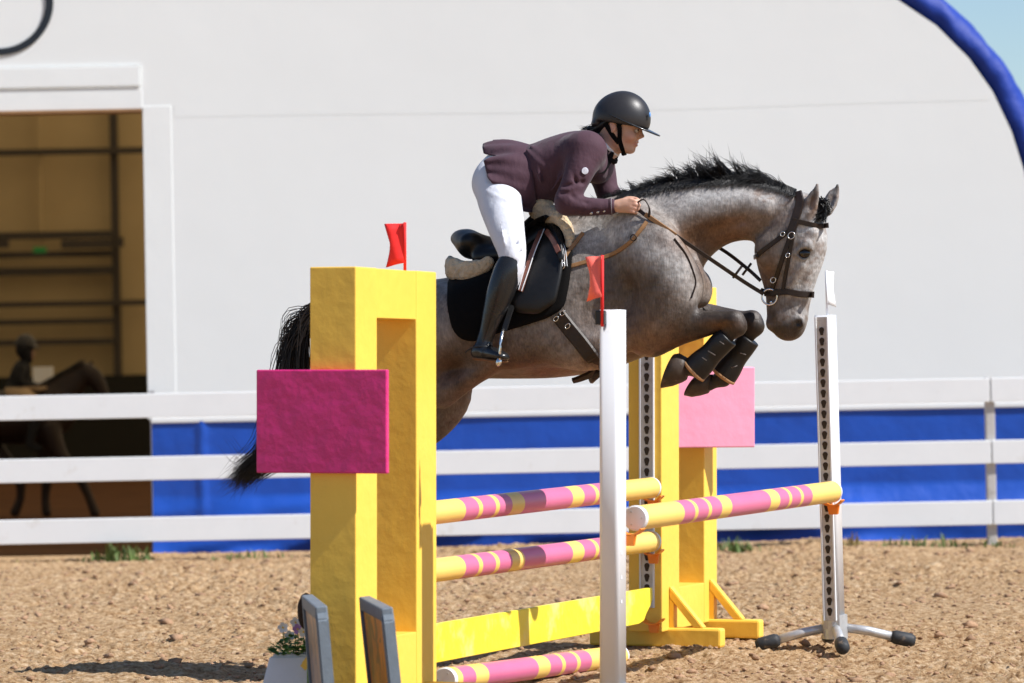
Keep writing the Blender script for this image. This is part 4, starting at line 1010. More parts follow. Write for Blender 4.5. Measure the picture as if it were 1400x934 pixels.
# hooves
def hoof_obj(tip, top, y, r0, r1):
    a = H(*top, y); b = H(*tip, y); d = (b - a)
    P = [a - d * .12, a, a + d * .5, b, b + d * .02]
    tube('hoof', P, [r0 * .9 * PX, r0 * PX, (r0 + r1) / 2 * PX, r1 * PX, r1 * .8 * PX], M['hoofm'], horse, seg=16)
def hoof_loft(y, rings_):                                  # rings: two edge pixels of each ring and its half width
    v = []; f = []; n = 20
    for (x0, y0, x1, y1, b) in rings_:
        A = np.array(H(x0, y0, y)); Bq = np.array(H(x1, y1, y)); c = (A + Bq) / 2; u = (A - Bq) / 2
        for j in range(n):
            a = 2 * math.pi * j / n; v.append(c + u * math.cos(a) + np.array((0, b * PX, 0)) * math.sin(a))
    m = len(rings_)
    for i in range(m - 1):
        for j in range(n): k = (j + 1) % n; f.append((i * n + j, i * n + k, (i + 1) * n + k, (i + 1) * n + j))
    f += [tuple(range(n))[::-1], tuple((m - 1) * n + j for j in range(n))]
    return from_pd('hoof', v, f, M['hoofm'], horse, True)
hoof_loft(-.155, [(941, 490, 938, 520, 11), (936, 487, 933, 523, 15), (929, 483, 920, 528, 17), (922, 484, 904, 531, 18), (921, 486, 905, 529, 15)])
hoof_loft(.155, [(975, 512, 968, 538, 11), (968, 512, 958, 541, 15), (960, 513, 946, 543, 16.5), (952, 514, 936, 541, 17), (952, 516, 937, 539, 14)])
hoof_obj((449, 726), (455, 709), -.165, 13, 16); hoof_obj((456, 732), (460, 714), .165, 13, 16)
# tendon boots on the fore legs
M['boot_shell'] = mat('black_boot_shell', (.009, .008, .008), .42, .4, noise=(30, .4), grime=((.26, .19, .14), 30, .64, .6))
M['boot_rim'] = mat('tan_boot_lining', (.42, .24, .12), .8, .2)
def tendon_boot(P, y, tags):
    lo = np.min([tuple(H(p[0], p[1], y)) for p in P], 0) - .09; hi = np.max([tuple(H(p[0], p[1], y)) for p in P], 0) + .09
    fd = Field(lo, hi, .0048); fd.chain(hc([(p[0], p[1], y, p[2], p[3]) for p in P]), .01)
    a, b = np.array(H(*P[0][:2], y)), np.array(H(*P[-1][:2], y)); d = (b - a) / np.linalg.norm(b - a)
    fd.plane_cut(a + d * .004, -d, .006); fd.plane_cut(b - d * .002, d, .006)
    V, Fc = fd.mesh('boot', 1); bt = link('tendon_boot', mesh_np('tendon_boot', V, Fc), M['boot_shell'], horse, True)
    r1 = P[-1][2]; tube('boot_lining', [b - d * .012, b - d * .002, b + d * .006, b + d * .010], [r1 * .93 * PX, r1 * 1.02 * PX, r1 * 1.0 * PX, r1 * .8 * PX], M['boot_rim'], bt, seg=26, el=P[-1][3] / r1, up=(0, 1, 0))
    for (x0, y0, x1, y1, yo) in tags:
        ribbon('boot_strap', [H(x0, y0, yo), H((x0 + x1) / 2, (y0 + y1) / 2, yo - .006), H(x1, y1, yo)], 1.2 * PX, .003, mat('grey_strap_tag', (.16, .14, .13), .5, .3), bt)
tendon_boot([(997, 460, 15, 14), (985, 470, 16, 15), (972, 484, 15.5, 14), (960, 496, 18, 15.5), (949, 507, 19, 16)], -.155, [(968, 480, 978, 486, -.208), (960, 489, 966, 493, -.208), (984, 467, 990, 471, -.205)])
tendon_boot([(1026, 462, 15, 14), (1017, 474, 15.5, 15), (1006, 490, 15, 14), (997, 503, 17.5, 15), (989, 514, 18.5, 16)], .155, [(1012, 483, 1020, 485, .10), (1000, 503, 1008, 500, .10)])

# hair: many tapered strands
def strands(name, paths, r, m, parent, seg=3):
    parts = []
    for P in paths:
        P = crom(P, 4); n = len(P); rr = r * np.clip(1.15 - np.linspace(0, 1, n) ** 2 * 1.05, .08, 1) * rng.uniform(.6, 1.3)
        parts.append(tube_data(P, rr, seg, False, up=(.31, .77, .55)))
    v, f = join_data(parts); return from_pd(name, v, f, m, parent, True)
crest = crom(np.array([(792, 280, 0), (830, 274, 0), (866, 262, 0), (916, 250, 0), (965, 244, 0), (1015, 243, 0), (1056, 249, 0), (1090, 262, 0)], float), 30)
paths = []
for g_ in range(170):                                    # locks of mane: strands that share a curl and gather at the tip
    c = crest[int(rng.random() * (len(crest) - 1))]
    ln = np.interp(c[0], [792, 860, 925, 945, 960, 1000, 1050, 1075, 1092], [7, 12, 16, 30, 22, 28, 25, 16, 9]) * (.45 + .8 * rng.random()) * PX
    lean = np.interp(c[0], [792, 900, 945, 1000, 1050, 1090], [-1.15, -.95, -.2, -.8, -1.05, -1.35]) + rng.normal(0, .30); curl = rng.normal(-.9, .45); ys = rng.normal(-.12, .25)
    d = np.array((math.sin(lean), ys, math.cos(lean))); d2 = np.array((math.sin(lean + curl), ys * 1.5, math.cos(lean + curl)))
    for k in range(26):
        root = np.array(H(c[0] + rng.normal(0, 3.6), c[1] + 4 + rng.uniform(-1, 4), rng.normal(0, .012))); L_ = ln * rng.uniform(.55, 1.12); w_ = rng.normal(0, .10, 3); w2 = rng.normal(0, .16, 3)
        cc = np.array(H(c[0], c[1], 0)) * .45 + root * .55
        paths.append([root, root + (d + w_) * L_ * .42, cc + (d + w_) * L_ * .72 + d2 * L_ * .22, cc + (d + w2) * L_ * .86 + (d2 + w2) * L_ * .58])
for i in range(1500):                                     # part of the mane lies down along the near side of the crest
    t = rng.random(); c = crest[int(t * (len(crest) - 1))]; ln = np.interp(c[0], [792, 870, 930, 1000, 1060, 1092], [16, 16, 14, 12, 9, 6]) * rng.uniform(.4, 1.1)
    y0 = rng.uniform(-.03, .012); a = np.array(H(c[0], c[1] - 3, y0)); lj = rng.uniform(.15, .9); b_ = on(c[0] - ln * .5, c[1] + 5 + ln * .3 * lj, .010); c_ = on(c[0] - ln * rng.uniform(.6, 1.1), c[1] + 6 + ln * lj, .014)
    paths.append([a, np.array(b_), np.array(c_)])
mane = strands('mane', paths, .0017, M['hairblack'], horse)
paths = []
for i in range(340):                                     # forelock between the ears, swept to the near side
    r0 = np.array(H(1118 + rng.normal(0, 4), 277 + rng.normal(0, 3), rng.normal(0, .015))); e = H(1116 + rng.uniform(-8, 14), 296 + rng.uniform(-2, 12), -.075 + rng.uniform(0, .05))
    m_ = H(1129 + rng.normal(0, 3), 283 + rng.normal(0, 4), rng.uniform(-.05, .03)); paths.append([r0, np.array(m_), np.array(e)])
strands('forelock', paths, .0024, M['hairblack'], horse)
paths = []
for i in range(1300):
    q = rng.normal(0, 1, 6); sp_ = rng.uniform(.3, 1)
    P = [(462 + q[0] * 5, 424 + q[1] * 4, q[2] * .018), (430 + q[0] * 6, 430 + q[1] * 5, q[2] * .03), (406 + q[3] * 6, 470 + q[1] * 8, q[2] * .04), (398 + q[3] * 10, 540 + q[4] * 10, q[2] * .045),
         (378 + q[3] * 10, 610 + q[4] * 8, q[2] * .05), (346 + q[3] * 9, 640 + q[4] * 7, q[2] * .05), (330 + q[3] * 8 + q[5] * 9, 656 + q[4] * 9 - q[3] * 3, q[2] * .05)]
    n_ = 7 if rng.random() < .75 else 6
    if rng.random() < .05: P[2] = (388 + q[3] * 4, 460 + q[1] * 14, P[2][2]); n_ = 4
    if rng.random() < .05: P[6] = (318 + q[3] * 8, 630 + q[4] * 20, P[6][2])
    paths.append([np.array(H(*p)) for p in P[:n_]])
tl = strands('tail', paths, .0022, mat('tail_hair', (.020, .013, .009), .45, .35, noise=(4, .6)), horse)
tube('tail_dock', [H(480, 420, 0), H(462, 424, 0), H(440, 428, 0), H(424, 442, 0), H(416, 462, 0)], [.04, .036, .03, .024, .012], M['hairblack'], horse)

# ------------------------------------------------------------------ bridle, reins, breastplate
bridle = empty('bridle'); bridle.matrix_world = HM; tag(bridle, 'dark leather bridle with steel bit on the grey horse', 'bridle')
strap('headpiece', [(1090, 262), (1093, 276), (1088, 296), (1081, 318)], 12, M['leather'], bridle, .008, .007, -.06)
strap('browband', [(1084, 301), (1100, 305), (1118, 309), (1133, 308)], 7, M['leather'], bridle, .008, .008, -.06)
strap('throat_lash', [(1078, 316), (1062, 328), (1046, 340), (1031, 352)], 6.5, M['leather'], bridle, .007, .006, -.07)
strap('cheekpiece', [(1082, 318), (1072, 346), (1062, 376), (1053, 400)], 6.5, M['leather'], bridle, .007, .007, -.07)
strap('noseband_cheek', [(1084, 322), (1079, 348), (1074, 374), (1070, 397)], 5.5, M['leather'], bridle, .007, .006, -.07)
strap('noseband', [(1045, 401), (1060, 400), (1076, 399), (1094, 402), (1112, 403)], 8.5, M['leather'], bridle, .009, .009, -.05)
strap('chin_strap', [(1040, 397), (1050, 401), (1058, 402)], 7, M['leather'], bridle, .010, .007, -.05)
for (x, y, w) in ((1082, 322, 5), (1070, 320, 3.2), (1057, 383, 4), (1077, 349, 3)):
    c = on(x, y, .013, -1, -.07); ring('buckle', c, w * PX, .0022, M['metal'], bridle, squash=.85, n=14)
bit = on(1051, 404, .020, -1, -.05); ring('bit_ring', H(1052, 406, bit.y), 10.5 * PX, .0042, M['metal'], bridle)
tube('bit_mouthpiece', [H(1053, 413, bit.y + .004), H(1057, 414, bit.y + .03), H(1059, 414, 0)], .007, M['metal'], bridle)
RH = (873, 286, -.165)
by = bit.y
def rein(name, P, w, m1, par): return ribbon(name, [H(*p) for p in P], w * PX, .005, m1, par)
r1 = rein('rein', [(873, 287, -.205), (890, 300, -.225), (922, 321, -.215), (975, 357, -.16), (1018, 386, by - .03), (1044, 402, by - .012)], 5.5, M['leather'], bridle)
rein('rein_grip', [(882, 293, -.225), (905, 309, -.228), (924, 322, -.22)], 6.5, M['leather_tan'], bridle)
rein('rein', [(880, 290, .10), (930, 312, .16), (985, 340, .13), (1020, 366, .09), (1040, 384, .07)], 5, M['leather'], bridle)
# loop of spare rein by the hand
tube('rein_loop', crom(np.array([tuple(H(*q)) for q in ((868, 286, -.22), (872, 277, -.22), (880, 273, -.225), (886, 280, -.23), (888, 288, -.23), (887, 297, -.228))]), 5), .006, M['leather'], bridle, el=.5)
for (x, y, w) in ((1008, 372, -.12), (1021, 368, .08)):
    rein('martingale_stop', [(x + 6, y - 8, w), (x, y, w - .01), (x - 6, y + 8, w)], 3.5, M['leather'], bridle)
breast = empty('breastplate'); breast.matrix_world = HM; tag(breast, 'brown leather breastplate straps across the grey horse shoulder', 'breastplate')
strap('shoulder_strap', [(769, 367), (800, 358), (835, 348), (860, 332), (876, 314), (884, 303)], 5.5, M['leather_tan'], breast, .010, .006, -.2)
strap('saddle_strap', [(768, 360), (776, 346), (787, 331), (797, 318)], 5.5, M['leather_tan'], breast, .016, .006, -.2)
c = on(767, 363, .022, -1, -.2); ring('ring', c, 5 * PX, .003, M['metal'], breast)
c = on(866, 325, .012, -1, -.2); ring('buckle', c, 4 * PX, .003, M['leather'], breast)
strap('chest_strap', [(922, 326), (938, 348), (948, 372), (951, 388), (945, 408)], 2, M['leather'], breast, .006, .005, -.15)

# ------------------------------------------------------------------ saddle
saddle = empty('saddle'); saddle.matrix_world = HM; tag(saddle, 'black jumping saddle with cream sheepskin and black saddle cloth on the horse', 'saddle')
def patch(name, poly, off, th, m, parent, rings=9, n=72, guess=-.24, puff=0.0, lift=None):
    poly = np.array(poly, float); c = poly.mean(0)
    Pc = np.vstack([poly, poly[:1]]); seg = np.linalg.norm(np.diff(Pc, axis=0), axis=1); s = np.concatenate([[0], np.cumsum(seg)])
    q = np.linspace(0, s[-1], n, endpoint=False); bd = np.stack([np.interp(q, s, Pc[:, 0]), np.interp(q, s, Pc[:, 1])], 1)
    bd = (bd + .5 * (np.roll(bd, 1, 0) + np.roll(bd, -1, 0))) / 2
    top = []; bot = []
    for k in range(rings + 1):
        t = (1 - k / rings)
        for b in bd:
            p = c + (b - c) * t; e = (1 - t) ; l = puff * math.sqrt(max(0, 1 - t ** 4))
            extra = lift(p[0], p[1]) if lift else 0
            a = on(p[0], p[1], off + l + th + extra, -1, guess); top.append(tuple(a))
    for b in bd:
        a = on(b[0], b[1], off, -1, guess); bot.append(tuple(a))
    v = top + bot; f = []
    for k in range(rings):
        for i in range(n):
            j = (i + 1) % n; f.append((k * n + i, k * n + j, (k + 1) * n + j, (k + 1) * n + i))
    o = (rings + 1) * n
    for i in range(n):
        j = (i + 1) % n; f.append((i, o + i, o + j, j))
    return from_pd(name, v, f, m, parent, True)
patch('saddle_cloth', [(612, 380), (640, 372), (680, 352), (716, 330), (744, 306), (764, 296), (779, 312), (783, 345), (779, 385), (772, 420), (752, 434), (715, 446), (680, 456), (648, 468), (628, 464), (617, 448), (611, 418)], .004, .012, M['blackcloth'], saddle)
patch('flap', [(668, 352), (700, 330), (726, 302), (748, 292), (766, 312), (772, 340), (768, 378), (760, 414), (735, 430), (706, 428), (690, 405), (676, 378)], .022, .012, M['leather_black'], saddle, puff=.006)
patch('knee_roll', [(744, 306), (752, 300), (768, 330), (772, 352), (766, 360), (760, 342)], .036, .014, M['leather_black'], saddle, n=40, rings=5, puff=.010)
strap('brown_piping', [(741, 313), (728, 345), (719, 372), (711, 398)], 7, mat('red_brown_leather', (.15, .055, .038), .4, .5), saddle, .050, .012, -.26)
strap('stitching', [(744, 313), (731, 345), (722, 372), (713, 398)], 1.2, M['white_plastic'], saddle, .058, .003, -.26)
strap('stitching', [(738, 313), (725, 345), (716, 372), (709, 396)], 1.0, M['white_plastic'], saddle, .058, .003, -.26)
strap('brown_piping', [(747, 316), (757, 330), (764, 345)], 8, bpy.data.materials['red_brown_leather'], saddle, .058, .012, -.26)
for dx in (0, 4, 8):
    strap('stitching', [(758 + dx, 318 + dx), (767 + dx * .7, 340), (769 + dx * .8, 364)], .9, M['white_plastic'], saddle, .050 - dx * .003, .003, -.26)
fs = Field((-.66, -.36, .10), (-.02, .36, .66), .0075)
fs.chain([(*H(646, 336, 0), .062, .125), (*H(676, 338, 0), .045, .130), (*H(706, 334, 0), .05, .115), (*H(738, 308, 0), .06, .07), (*H(752, 296, 0), .055, .055)], .02)
fs.chain([(*H(643, 330, -.12), .040, .05), (*H(634, 326, 0), .042, .06), (*H(643, 330, .12), .04, .05)], .03, up=(1, 0, 0))
for s in (-1, 1):
    fs.chain([(*H(660, 352, s * .10), .045, .06), (*H(700, 345, s * .13), .05, .06), (*H(738, 322, s * .10), .06, .06)], .03)
V, Fc = fs.mesh('seat', 2); link('seat', mesh_np('seat', V, Fc), M['leather_black'], saddle, True)
fw = Field((-.70, -.36, .02), (.06, .36, .68), .008)
for s in (-1, 1):
    fw.chain([(*H(622, 368, s * .13), .045, .03), (*H(640, 371, s * .185), .047, .03), (*H(658, 366, s * .20), .040, .03), (*H(668, 358, s * .20), .028, .025)], .03)
    fw.chain([(*H(736, 286, s * .03), .050, .04), (*H(752, 294, s * .085), .045, .035), (*H(766, 300, s * .15), .032, .032), (*H(777, 316, s * .185), .026, .028), (*H(779, 336, s * .215), .018, .022)], .03)
fw.chain([(*H(620, 368, -.12), .045, .03), (*H(617, 364, 0), .045, .03), (*H(620, 368, .12), .045, .03)], .03, up=(1, 0, 0))
fw.chain([(*H(738, 284, -.06), .055, .04), (*H(742, 280, 0), .055, .05), (*H(738, 284, .06), .055, .04)], .03, up=(1, 0, 0))
V, Fc = fw.mesh('wool', 1)
q = (n3(V, 40, 80) - .5) * .016 + (n3(V, 80, 84) - .5) * .010; cen = V.mean(0); V = V + q[:, None] * np.stack([np.sin(V[:, 2] * 90), -np.ones(len(V)), np.cos(V[:, 0] * 90)], 1) * .7
link('sheepskin', mesh_np('wool', V, Fc), M['wool'], saddle, True)
gp = [on(x, y, .010, -1, -.25) for x, y in ((762, 430), (778, 450), (796, 472), (812, 494))]
girth = empty('girth'); girth.matrix_world = HM; tag(girth, 'wide dark brown leather girth running under the horse belly', 'girth')
P = [np.array(p) for p in gp]; yb_ = P[-1]
P += [np.array(H(818, 505, -.13)), np.array(H(812, 512, -.06)), np.array(H(808, 514, .06)), np.array(H(812, 505, .16))]
ribbon('girth_strap', P[:5], 21 * PX, .010, M['leather'], girth)
ribbon('belly_pad', [H(826, 500, -.14), H(810, 511, -.10), H(793, 518, -.09), H(783, 521, -.09)], 13 * PX, .014, M['leather'], girth, normal=(0, -.6, -.8), taper=.6)
tube('girth_under', [H(820, 506, -.12), H(810, 515, -.04), H(810, 515, .06), H(820, 504, .16)], .018, M['leather'], girth, el=1.8)
for (x, y) in ((760, 436), (769, 428), (776, 446)):
    c = on(x, y, .020, -1, -.25); ring('girth_buckle', c, 4 * PX, .002, M['metal'], girth, squash=.7, n=12)
# ------------------------------------------------------------------ rider
rider = empty('person'); rider.matrix_world = HM
tag(rider, 'rider in plum jacket, white breeches and black helmet crouched over the jumping horse', 'person')
def bounds(rows, pad=.06):
    P = np.array([tuple(H(a[0], b[1], c[2])) for a in rows for b in rows for c in rows]); return P.min(0) - pad, P.max(0) + pad
M['skin'] = mat('skin', (1, 1, 1), .45, .4, noise=(50, .05), attr='Col', sub=(.12, (1, .35, .2), .008))
fb = Field(*bounds([(755, 120, -.34), (905, 300, .30)], .02), .0046)
# skull, face
fb.ell(H(847, 167, 0), (.108, .076, .112), .02)
fb.chain(hc([(860, 168, 0, 15, 20), (859, 182, 0, 15, 19), (857, 196, 0, 12, 15), (859, 203, 0, 7, 9)]), .02)
fb.chain(hc([(872, 176, 0, 2.6, 3.2), (876, 182, 0, 2.5, 3.2), (878.5, 186.3, 0, 2.6, 3.8)]), .010)        # nose
fb.ell(H(875, 188.3, -.011), (.010, .008, .007), .006); fb.ell(H(875, 188.3, .011), (.010, .008, .007), .006)
fb.ell(H(869.3, 194.6, 0), (.013, .024, .0068), .006); fb.ell(H(868.6, 198.9, 0), (.0125, .021, .0068), .006)   # lips
fb.chain(hc([(872, 196.8, -.02, .8, 1), (872.5, 196.8, 0, .8, 1), (872, 196.8, .02, .8, 1)]), .003, op='sub', up=(1, 0, 0))
fb.ell(H(862.5, 205, 0), (.020, .024, .016), .012)                                                              # chin
for s in (-1, 1):
    fb.chain(hc([(841, 184, s * .058, 7, 4), (848, 197, s * .046, 6, 4), (859, 204, s * .022, 5, 4)]), .018)    # jaw
    fb.ell(H(862, 187, s * .045), (.026, .020, .022), .018)                                                     # cheek
    fb.ell(H(868, 172.5, s * .030), (.014, .024, .007), .010)                                                   # brow
    fb.ell(H(870.5, 178.5, s * .034), (.013, .014, .009), .008, op='sub')
    fb.ell(H(838, 172.5, s * .080), (.015, .009, .026), .008, rot=(0, -.25, 0)); fb.ell(H(839.5, 172, s * .092), (.008, .007, .014), .004, op='sub')
    fb.ell(H(836.5, 180, s * .077), (.008, .006, .009), .006)
# neck, chest and arms under the jacket
fb.chain(hc([(843, 188, 0, 16, 16), (834, 200, 0, 16, 17), (822, 212, 0, 20, 26), (800, 222, 0, 26, 44), (770, 232, 0, 28, 42)]), .03)
hy = -.215
fb.chain(hc([(802, 212, -.15, 16, 15), (784, 258, -.225, 11, 11), (775, 279, -.245, 10, 10)]), .02); fb.chain(hc([(775, 280, -.245, 10, 10), (810, 283, -.235, 9, 9), (838, 282, hy, 6.5, 7.5), (845, 282, hy, 7, 7.5)]), .02)
fb.chain(hc([(812, 212, .15, 16, 15), (824, 255, .16, 11, 11), (830, 268, .15, 10, 10)]), .02); fb.chain(hc([(830, 268, .15, 10, 10), (860, 278, .11, 7, 7), (872, 281, .10, 7, 7)]), .02)
def hand(x0, y0, yy, s):
    fb.chain(hc([(x0, y0, yy, 8, 6.5), (x0 + 10, y0 - 1, yy - s * .004, 10, 6), (x0 + 20, y0 - 1, yy - s * .004, 10.5, 5.5)]), .012)
    for k, (dy, l) in enumerate(((-7.5, .95), (-2.5, 1.05), (2.5, 1.0), (7.2, .85))):     # index at the top, little finger below; curled round the rein
        kx, ky = x0 + 21 - abs(k - 1) * 1.2, y0 + dy - 1
        fb.chain(hc([(kx, ky, yy - s * .010, 2.9, 2.9), (kx + 6.5 * l, ky + 1.5, yy - s * .010, 2.8, 2.7), (kx + 10.5 * l, ky + 2.5, yy + s * .008, 2.6, 2.6), (kx + 8.5 * l, ky + 3.0, yy + s * .028, 2.4, 2.5), (kx + 2, ky + 3, yy + s * .030, 2.2, 2.3)]), .004)
    fb.chain(hc([(x0 + 8, y0 - 6, yy + s * .010, 4.0, 3.8), (x0 + 17, y0 - 10.5, yy + s * .016, 3.3, 3.2), (x0 + 27, y0 - 10, yy + s * .012, 2.8, 2.8), (x0 + 32, y0 - 7.5, yy + s * .006, 2.4, 2.5)]), .006)
hand(842, 282, hy, 1); hand(872, 281, .10, -1)
V, Fc = fb.mesh('body', 1); px, py = to_px(V)
skinc = np.array([.56, .33, .235]); C = np.tile(skinc, (len(V), 1))
mixc(np.array([.50, .20, .16]), .75 * blob(870, 196.8, 5, 4)); mixc(np.array([.60, .25, .19]), .45 * blob(860, 190, 9, 7)); mixc(np.array([.56, .24, .18]), .4 * blob(877, 186, 4, 4))
mixc(np.array([.16, .09, .065]), .5 * blob(868, 173.2, 5, 1.3, 8)); mixc(np.array([.34, .18, .13]), .35 * blob(869.5, 178, 4.5, 2.0)); mixc(np.array([.60, .27, .2]), .5 * blob(838, 172, 5, 8))
mixc(np.array([.62, .30, .22]), .35 * blob(868, 282, 9, 12))
me = mesh_np('body', V, Fc); set_col(me, C); link('body', me, M['skin'], rider, True)
M['eyew'] = mat('eye_white', (.62, .58, .54), .2, .5)
for s in (-1, 1):
    bm = bmesh.new(); bmesh.ops.create_uvsphere(bm, u_segments=16, v_segments=10, radius=.0105); bmesh.ops.translate(bm, vec=H(869.8, 178.4, s * .030), verts=bm.verts[:]); e_ = from_bm('eye', bm, M['eyew'], rider, True)
    bm = bmesh.new(); bmesh.ops.create_uvsphere(bm, u_segments=12, v_segments=8, radius=.0055); bmesh.ops.translate(bm, vec=H(872.2, 178.4, s * .0315), verts=bm.verts[:]); from_bm('iris', bm, M['eye'], e_, True)
# jacket
M['plum'] = mat('plum_jacket_cloth', (.066, .031, .044), .75, .2, noise=(9, .08), bump=(9, .4, .03, (1.6, 1, .8)), sheen=.1)
fj = Field(*bounds([(690, 165, -.34), (860, 305, .34)], .02), .0055)
fj.chain(hc([(704, 244, 0, 38, 48), (722, 243, 0, 44, 50), (742, 237, 0, 43, 51), (766, 225, 0, 40, 55), (790, 215, 0, 36, 57), (808, 208, 0, 27, 44), (818, 202, 0, 20, 28)]), .03)
for s in (-1, 1): fj.ell(H(799, 205, s * .15), (.095, .075, .085), .05)
fj.ell(H(818, 228, -.04), (.055, .10, .075), .05); fj.ell(H(820, 226, .06), (.055, .08, .075), .05)
slN = [(802, 207, -.165, 25, 23), (793, 232, -.205, 20.5, 20), (783, 256, -.235, 17.5, 17), (776, 272, -.25, 17, 16), (776, 279, -.25, 16, 15.5)]
fj.chain(hc(slN), .035); fj.chain(hc([(775, 277, -.25, 15.5, 15.5), (795, 282, -.245, 13.5, 13.5), (818, 283, -.228, 11.5, 11.5), (836, 282.5, -.213, 10.5, 10.5)]), .02)
fj.chain(hc([(815, 212, .15, 24, 22), (824, 240, .165, 19, 18), (830, 262, .155, 15, 15)]), .035); fj.chain(hc([(830, 262, .155, 14, 14), (850, 274, .13, 11, 11), (866, 280, .105, 10, 10)]), .02)
# cloth folds: elbow creases, drag lines from the armpit, waist gathers
for (a, b, r, ya) in (((796, 250), (812, 236), 3.0, -.262), ((766, 264), (794, 258), 2.6, -.303), ((770, 254), (798, 246), 2.4, -.293), ((782, 268), (802, 277), 2.6, -.298), ((806, 276), (812, 291), 1.8, -.285), ((780, 228), (788, 250), 2.2, -.285)):
    fj.chain(hc([(*a, ya, r, r * 1.6), ((a[0] + b[0]) / 2, (a[1] + b[1]) / 2 + 2, ya - .004, r, r * 1.8), (*b, ya + .02, r * .6, r)]), .012, op='sub')
for (a, b, ya, yb, r) in (((720, 205), (746, 230), -.135, -.176, 3.0), ((726, 200), (756, 222), -.120, -.166, 2.6), ((732, 222), (740, 250), -.168, -.176, 2.6), ((750, 198), (764, 216), -.12, -.166, 2.4), ((764, 193), (772, 212), -.12, -.172, 2.4), ((766, 246), (780, 214), -.172, -.195, 3.0), ((752, 262), (768, 236), -.15, -.172, 2.6), ((776, 190), (786, 206), -.15, -.205, 2.2), ((790, 186), (796, 200), -.15, -.21, 2.0)):
    fj.chain(hc([(*a, ya + .008, r * .3, r * .4), ((a[0] + b[0]) / 2 + 1, (a[1] + b[1]) / 2 + 2, (ya + yb) / 2 - .004, r * .7, r * 1.0), (*b, yb + .008, r * .3, r * .5)]), .022)
fj.plane_cut(H(837, 283, -.2), (1, -.1, .02)) if False else None
V, Fc = fj.mesh('jacket', 1); jk = link('jacket', mesh_np('jacket', V, Fc), M['plum'], rider, True)
# flared skirts of the jacket
ph = np.array([-180, -165, -140, -110, -80, -50, -28, -10, 4, 34, 44, 56, 95, 140, 165, 180.]); 
hemp = np.array([(724, 286, 0), (714, 285, .15), (698, 270, .20), (680, 246, .21), (674, 222, .19), (673, 205, .15), (674, 190, .09), (682, 195, .02), (661, 199, -.02), (659, 206, -.09), (680, 214, -.12), (662, 221, -.175), (665, 240, -.215), (690, 270, -.21), (711, 286, -.155), (724, 286, 0)], float)
NP, NT = 121, 16; V_ = []; F_ = []
for i in range(NP):
    a = -180 + 360 * i / (NP - 1); hx = [np.interp(a, ph, hemp[:, k]) for k in range(3)]; ra = R(a)
    w0 = (729 - 5 * math.cos(ra), 242 - 44 * math.cos(ra), -.168 * math.sin(ra))
    A = np.array(H(*w0)); Bp = np.array(H(*hx)); out = np.array(H(722, 240, 0)); 
    for j in range(NT + 1):
        t = j / NT; p = A * (1 - t) + Bp * t
        c = np.array(H(729 - 50 * t, 242, 0)); n_ = p - c; n_ /= np.linalg.norm(n_) + 1e-9
        rip = .012 * math.sin(ra * 7 + 1.0) * t * t + .006 * math.sin(ra * 13 + 3 * t) * t
        p = p + n_ * (rip + .016 * math.sin(math.pi * t)); V_.append(p)
for i in range(NP - 1):
    for j in range(NT): F_.append((i * (NT + 1) + j, i * (NT + 1) + j + 1, (i + 1) * (NT + 1) + j + 1, (i + 1) * (NT + 1) + j))
sk = from_pd('jacket_skirt', V_, F_, M['plum'], jk, True); md = sk.modifiers.new('thick', 'SOLIDIFY'); md.thickness = .004; md.offset = 0
# cuff, buttons, sleeve badge, collar
cd = np.array(H(836, 282.5, -.213)); cd0 = np.array(H(826, 283, -.22))
tube('cuff', [cd0 + (cd - cd0) * .7, cd0 + (cd - cd0) * .95, cd0 + (cd - cd0) * 1.1, cd0 + (cd - cd0) * 1.14], [11.2 * PX, 11.4 * PX, 11.3 * PX, 9 * PX], M['plum'], jk, seg=24)
tube('cuff_piping', [cd0 + (cd - cd0) * 1.02, cd0 + (cd - cd0) * 1.06], 11.7 * PX, mat('silver_piping', (.45, .44, .46), .4, .4), jk, seg=24)
M['button'] = mat('silver_button', (.55, .54, .56), .3, .5, metal=.6)
for (x, y, yy) in ((808, 291, -.262), (817, 289.5, -.256), (825.5, 288, -.249)):
    p = np.array(H(x, y, yy)); tube('button', [p + np.array((0, .006, 0)), p, p + np.array((0, -.002, 0))], [.0075, .0075, .005], M['button'], jk, seg=14)
p = np.array(H(800, 234, -.262)); tube('sleeve_badge', [p + np.array((-.012, .016, 0)), p + np.array((.001, -.003, .001)), p + np.array((.0015, -.004, .001))], [.0150, .0150, .012], mat('pale_badge', (.50, .50, .56), .4, .4, noise=(60, .3)), jk, seg=20, smooth=False)
nd = np.array(H(841, 192, 0)) - np.array(H(826, 207, 0)); nd /= np.linalg.norm(nd)
ring('collar', H(826, 200, 0), .064, .014, M['blackcloth'], jk, nrm=nd, squash=1.12, n=32)
ring('collar', H(823, 204, 0), .070, .016, M['blackcloth'], jk, nrm=nd, squash=1.15, n=32)
M['shirt'] = mat('white_shirt', (.78, .78, .80), .7, .2, bump=(40, .2, .004))
ring('shirt_collar', H(830.5, 198, 0), .0585, .011, M['shirt'], rider, nrm=nd, squash=1.08, n=32)
fq = Field(*bounds([(812, 195, -.12), (848, 240, .12)], .02), .0045)
fq.chain(hc([(838, 203, 0, 5, 12), (836, 213, 0, 5.5, 11), (829, 224, 0, 6, 10), (824, 236, 0, 6, 8)]), .02)
V, Fc = fq.mesh('shirt', 1); link('shirt_front', mesh_np('shirt_front', V, Fc), M['shirt'], rider, True)
V_ = [H(839, 207, -.045), H(829, 206, -.085), H(818, 226, -.12), H(823, 240, -.11), H(834, 226, -.06)]
